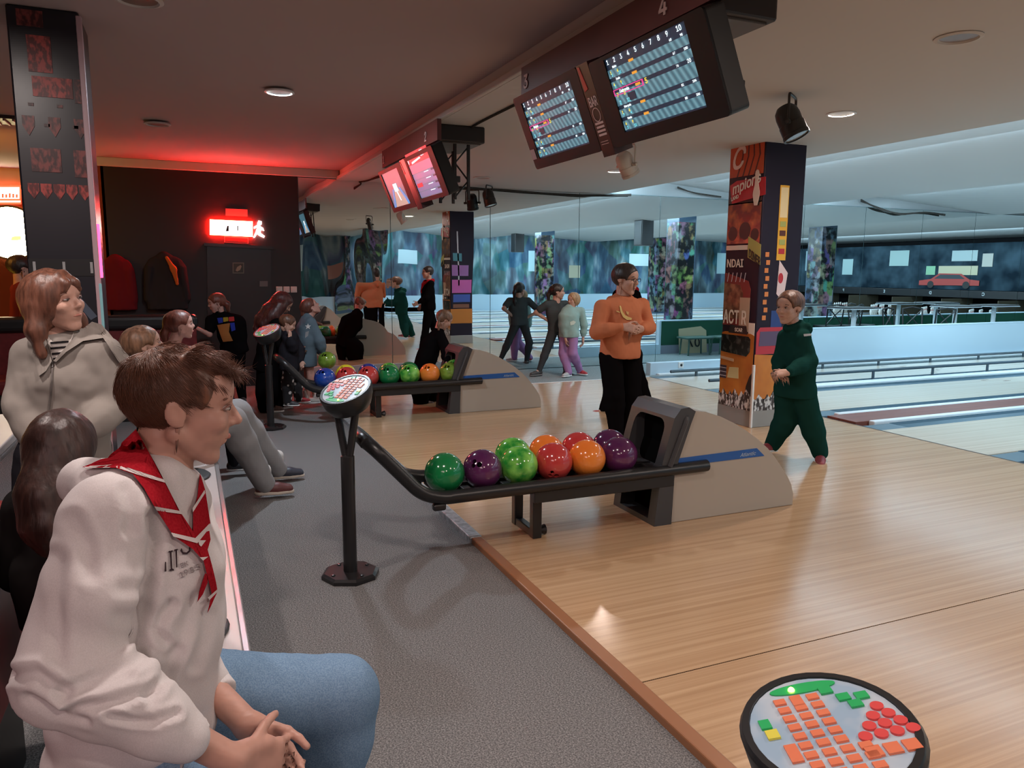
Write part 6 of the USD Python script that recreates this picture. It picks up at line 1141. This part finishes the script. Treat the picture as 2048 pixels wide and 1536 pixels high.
for q in ([(420, 748), (600, 738), (700, 770), (835, 815), (842, 832), (700, 790), (600, 756), (440, 757)], [(795, 955), (925, 978), (930, 994), (806, 976)], [(880, 1088), (1000, 1116), (1075, 1040), (1079, 1058), (1010, 1142), (892, 1108)], [(985, 965), (1048, 868), (1052, 884), (988, 985)], [(1015, 1128), (1055, 1128), (1030, 1160), (1020, 1150)], [(1024, 1215), (1066, 1212), (1040, 1232)], [(1066, 1420), (1112, 1380), (1114, 1392), (1072, 1434)]):
    px_drape(b, 'white_stripe', z1(q), nb, BY - .12, SWH, .0185, .002)
INK = mat('hoodie_print', (.05, .035, .04), .8)
for q in ([(845, 1240), (850, 1240), (852, 1285), (843, 1287)], [(864, 1186), (884, 1182), (884, 1188), (878, 1190), (882, 1270), (890, 1274), (890, 1280), (868, 1282), (868, 1276), (874, 1272), (870, 1192), (864, 1192)], [(893, 1176), (910, 1172), (910, 1178), (906, 1180), (908, 1262), (902, 1264), (898, 1183), (893, 1183)], [(930, 1168), (938, 1188), (955, 1190), (968, 1178), (966, 1164), (974, 1164), (974, 1184), (958, 1198), (936, 1198), (924, 1180)]):
    px_drape(b, 'print_letter', z1(q), hm, BY - .1, INK, .003, .0015)
def px_text(P, name, s, x, y, hpx, ang, target, Y, m):
    w = at(x, y, Y=Y); nd = unit(EYE - w); ud = unit(np.cross([0, 0, 1], nd)); vd = np.cross(nd, ud); g = meshkit.text_mesh(s, hpx / FOC * np.linalg.norm(w - EYE) * .95, .0015)
    g.apply_transform(trimesh.transformations.rotation_matrix(math.radians(ang), [0, 0, 1])); lo = lambda v: v @ P['Rz']
    drape(P, name, g, target, P['to_l'](w), lo(ud), lo(vd), lo(nd), m, .003)
INK2 = mat('hoodie_print_light', (.28, .24, .25), .8)
for s_, x, y in (('1', 360, 1157), ('9', 369, 1152), ('8', 381, 1147), ('5', 393, 1141)): px_text(b, 'print_digit', s_, x, y, 10, 16, hm, BY - .1, INK2)
px_text(b, 'print_letter', 'EK', 362, 1136, 8, 14, hm, BY - .1, INK2)
# hair strands combed from the crown, forward over the forehead and down at the back
rs = np.random.default_rng(11); hp = [p for p in stage.GetPrimAtPath(b['root'].GetPath()).GetChildren() if p.GetName() == 'hair'][0]
hv = np.array(UsdGeom.Mesh(hp).GetPointsAttr().Get()); hn = np.array(UsdGeom.Mesh(hp).GetNormalsAttr().Get())
hd, hh_ = b['Hd'], b['hh']; loc_ = ((hv - b['j']['hed']) @ hd) / hh_
cen = (loc_ - (-.085, 0, .10)) / (.46, .36, .40)
idx = rs.permutation(np.where(((cen ** 2).sum(1) > .86) & (((hn @ hd) * cen).sum(1) > .2) & ~((loc_[:, 0] > .10) & (loc_[:, 2] < .26)))[0])[:9000]; pts, cnt, wid = [], [], []
whorl = np.array([-.32, -.02, .50])
for i in idx:
    p, n = hv[i].copy(), hn[i]; L = loc_[i]; fl_ = (L - whorl); fl_[2] *= .55; fl_ = unit(fl_ + (0.10, 0, -.12 - .5 * max(0, -L[0] - .1))); d = hd @ fl_; d = d - n * (d @ n); ln = rs.uniform(.018, .045)
    if np.linalg.norm(d) < .05: continue
    d = unit(d); side = np.cross(n, d); cu = rs.normal(0, .10); P_ = []
    for s_ in np.linspace(0, 1, 5): P_.append(p - n * .002 + d * ln * s_ + n * (.0035 * math.sin(s_ * 2.6) - .006 * s_ * s_) + side * cu * ln * s_ * s_)
    pts += P_; cnt.append(5); w_ = rs.uniform(.0007, .0013); wid += [w_, w_, w_ * .9, w_ * .7, w_ * .3]
for k in range(260):                                               # loose fringe tips reaching past the forehead
    y = rs.uniform(-.20, .20); a = np.array([rs.uniform(.22, .34), y, rs.uniform(.345, .41)]); P_ = [b['Hp'](a + np.array([.10 * s_ + .01 * s_ * s_, rs.normal(0, .004) - .03 * s_, -.03 * s_ - .07 * s_ * s_])) for s_ in np.linspace(0, rs.uniform(.5, 1.15), 5)]
    pts += P_; cnt.append(5); wid += [.0013, .0012, .001, .0008, .0003]
SV, SF, o_ = [], [], 0
pts = np.array(pts); wid = np.array(wid); tri = np.array([(0, 1, 4), (0, 4, 3), (1, 2, 5), (1, 5, 4), (2, 0, 3), (2, 3, 5)])
P5, W5 = pts.reshape(-1, 5, 3), wid.reshape(-1, 5)
T5 = np.gradient(P5, axis=1); T5 /= np.linalg.norm(T5, axis=2, keepdims=True) + 1e-12; A5 = np.cross(T5, np.array([.31, .52, .8])); A5 /= np.linalg.norm(A5, axis=2, keepdims=True) + 1e-12; B5 = np.cross(T5, A5)
ring3 = np.stack([P5 + (A5 * math.cos(a) + B5 * math.sin(a)) * (W5 * .55)[..., None] for a in (0, 2.094, 4.189)], 2).reshape(len(P5), 15, 3)
F1 = np.vstack([tri + 3 * k for k in range(4)]); SFa = (F1[None] + 15 * np.arange(len(P5))[:, None, None]).reshape(-1, 3)
sp = obj('hair_strands', trimesh.Trimesh(ring3.reshape(-1, 3), SFa, process=False), mat('hair_strand', (.115, .044, .023), .42), b['root'], smooth=True); sp.SetCustomDataByKey('kind', 'stuff')
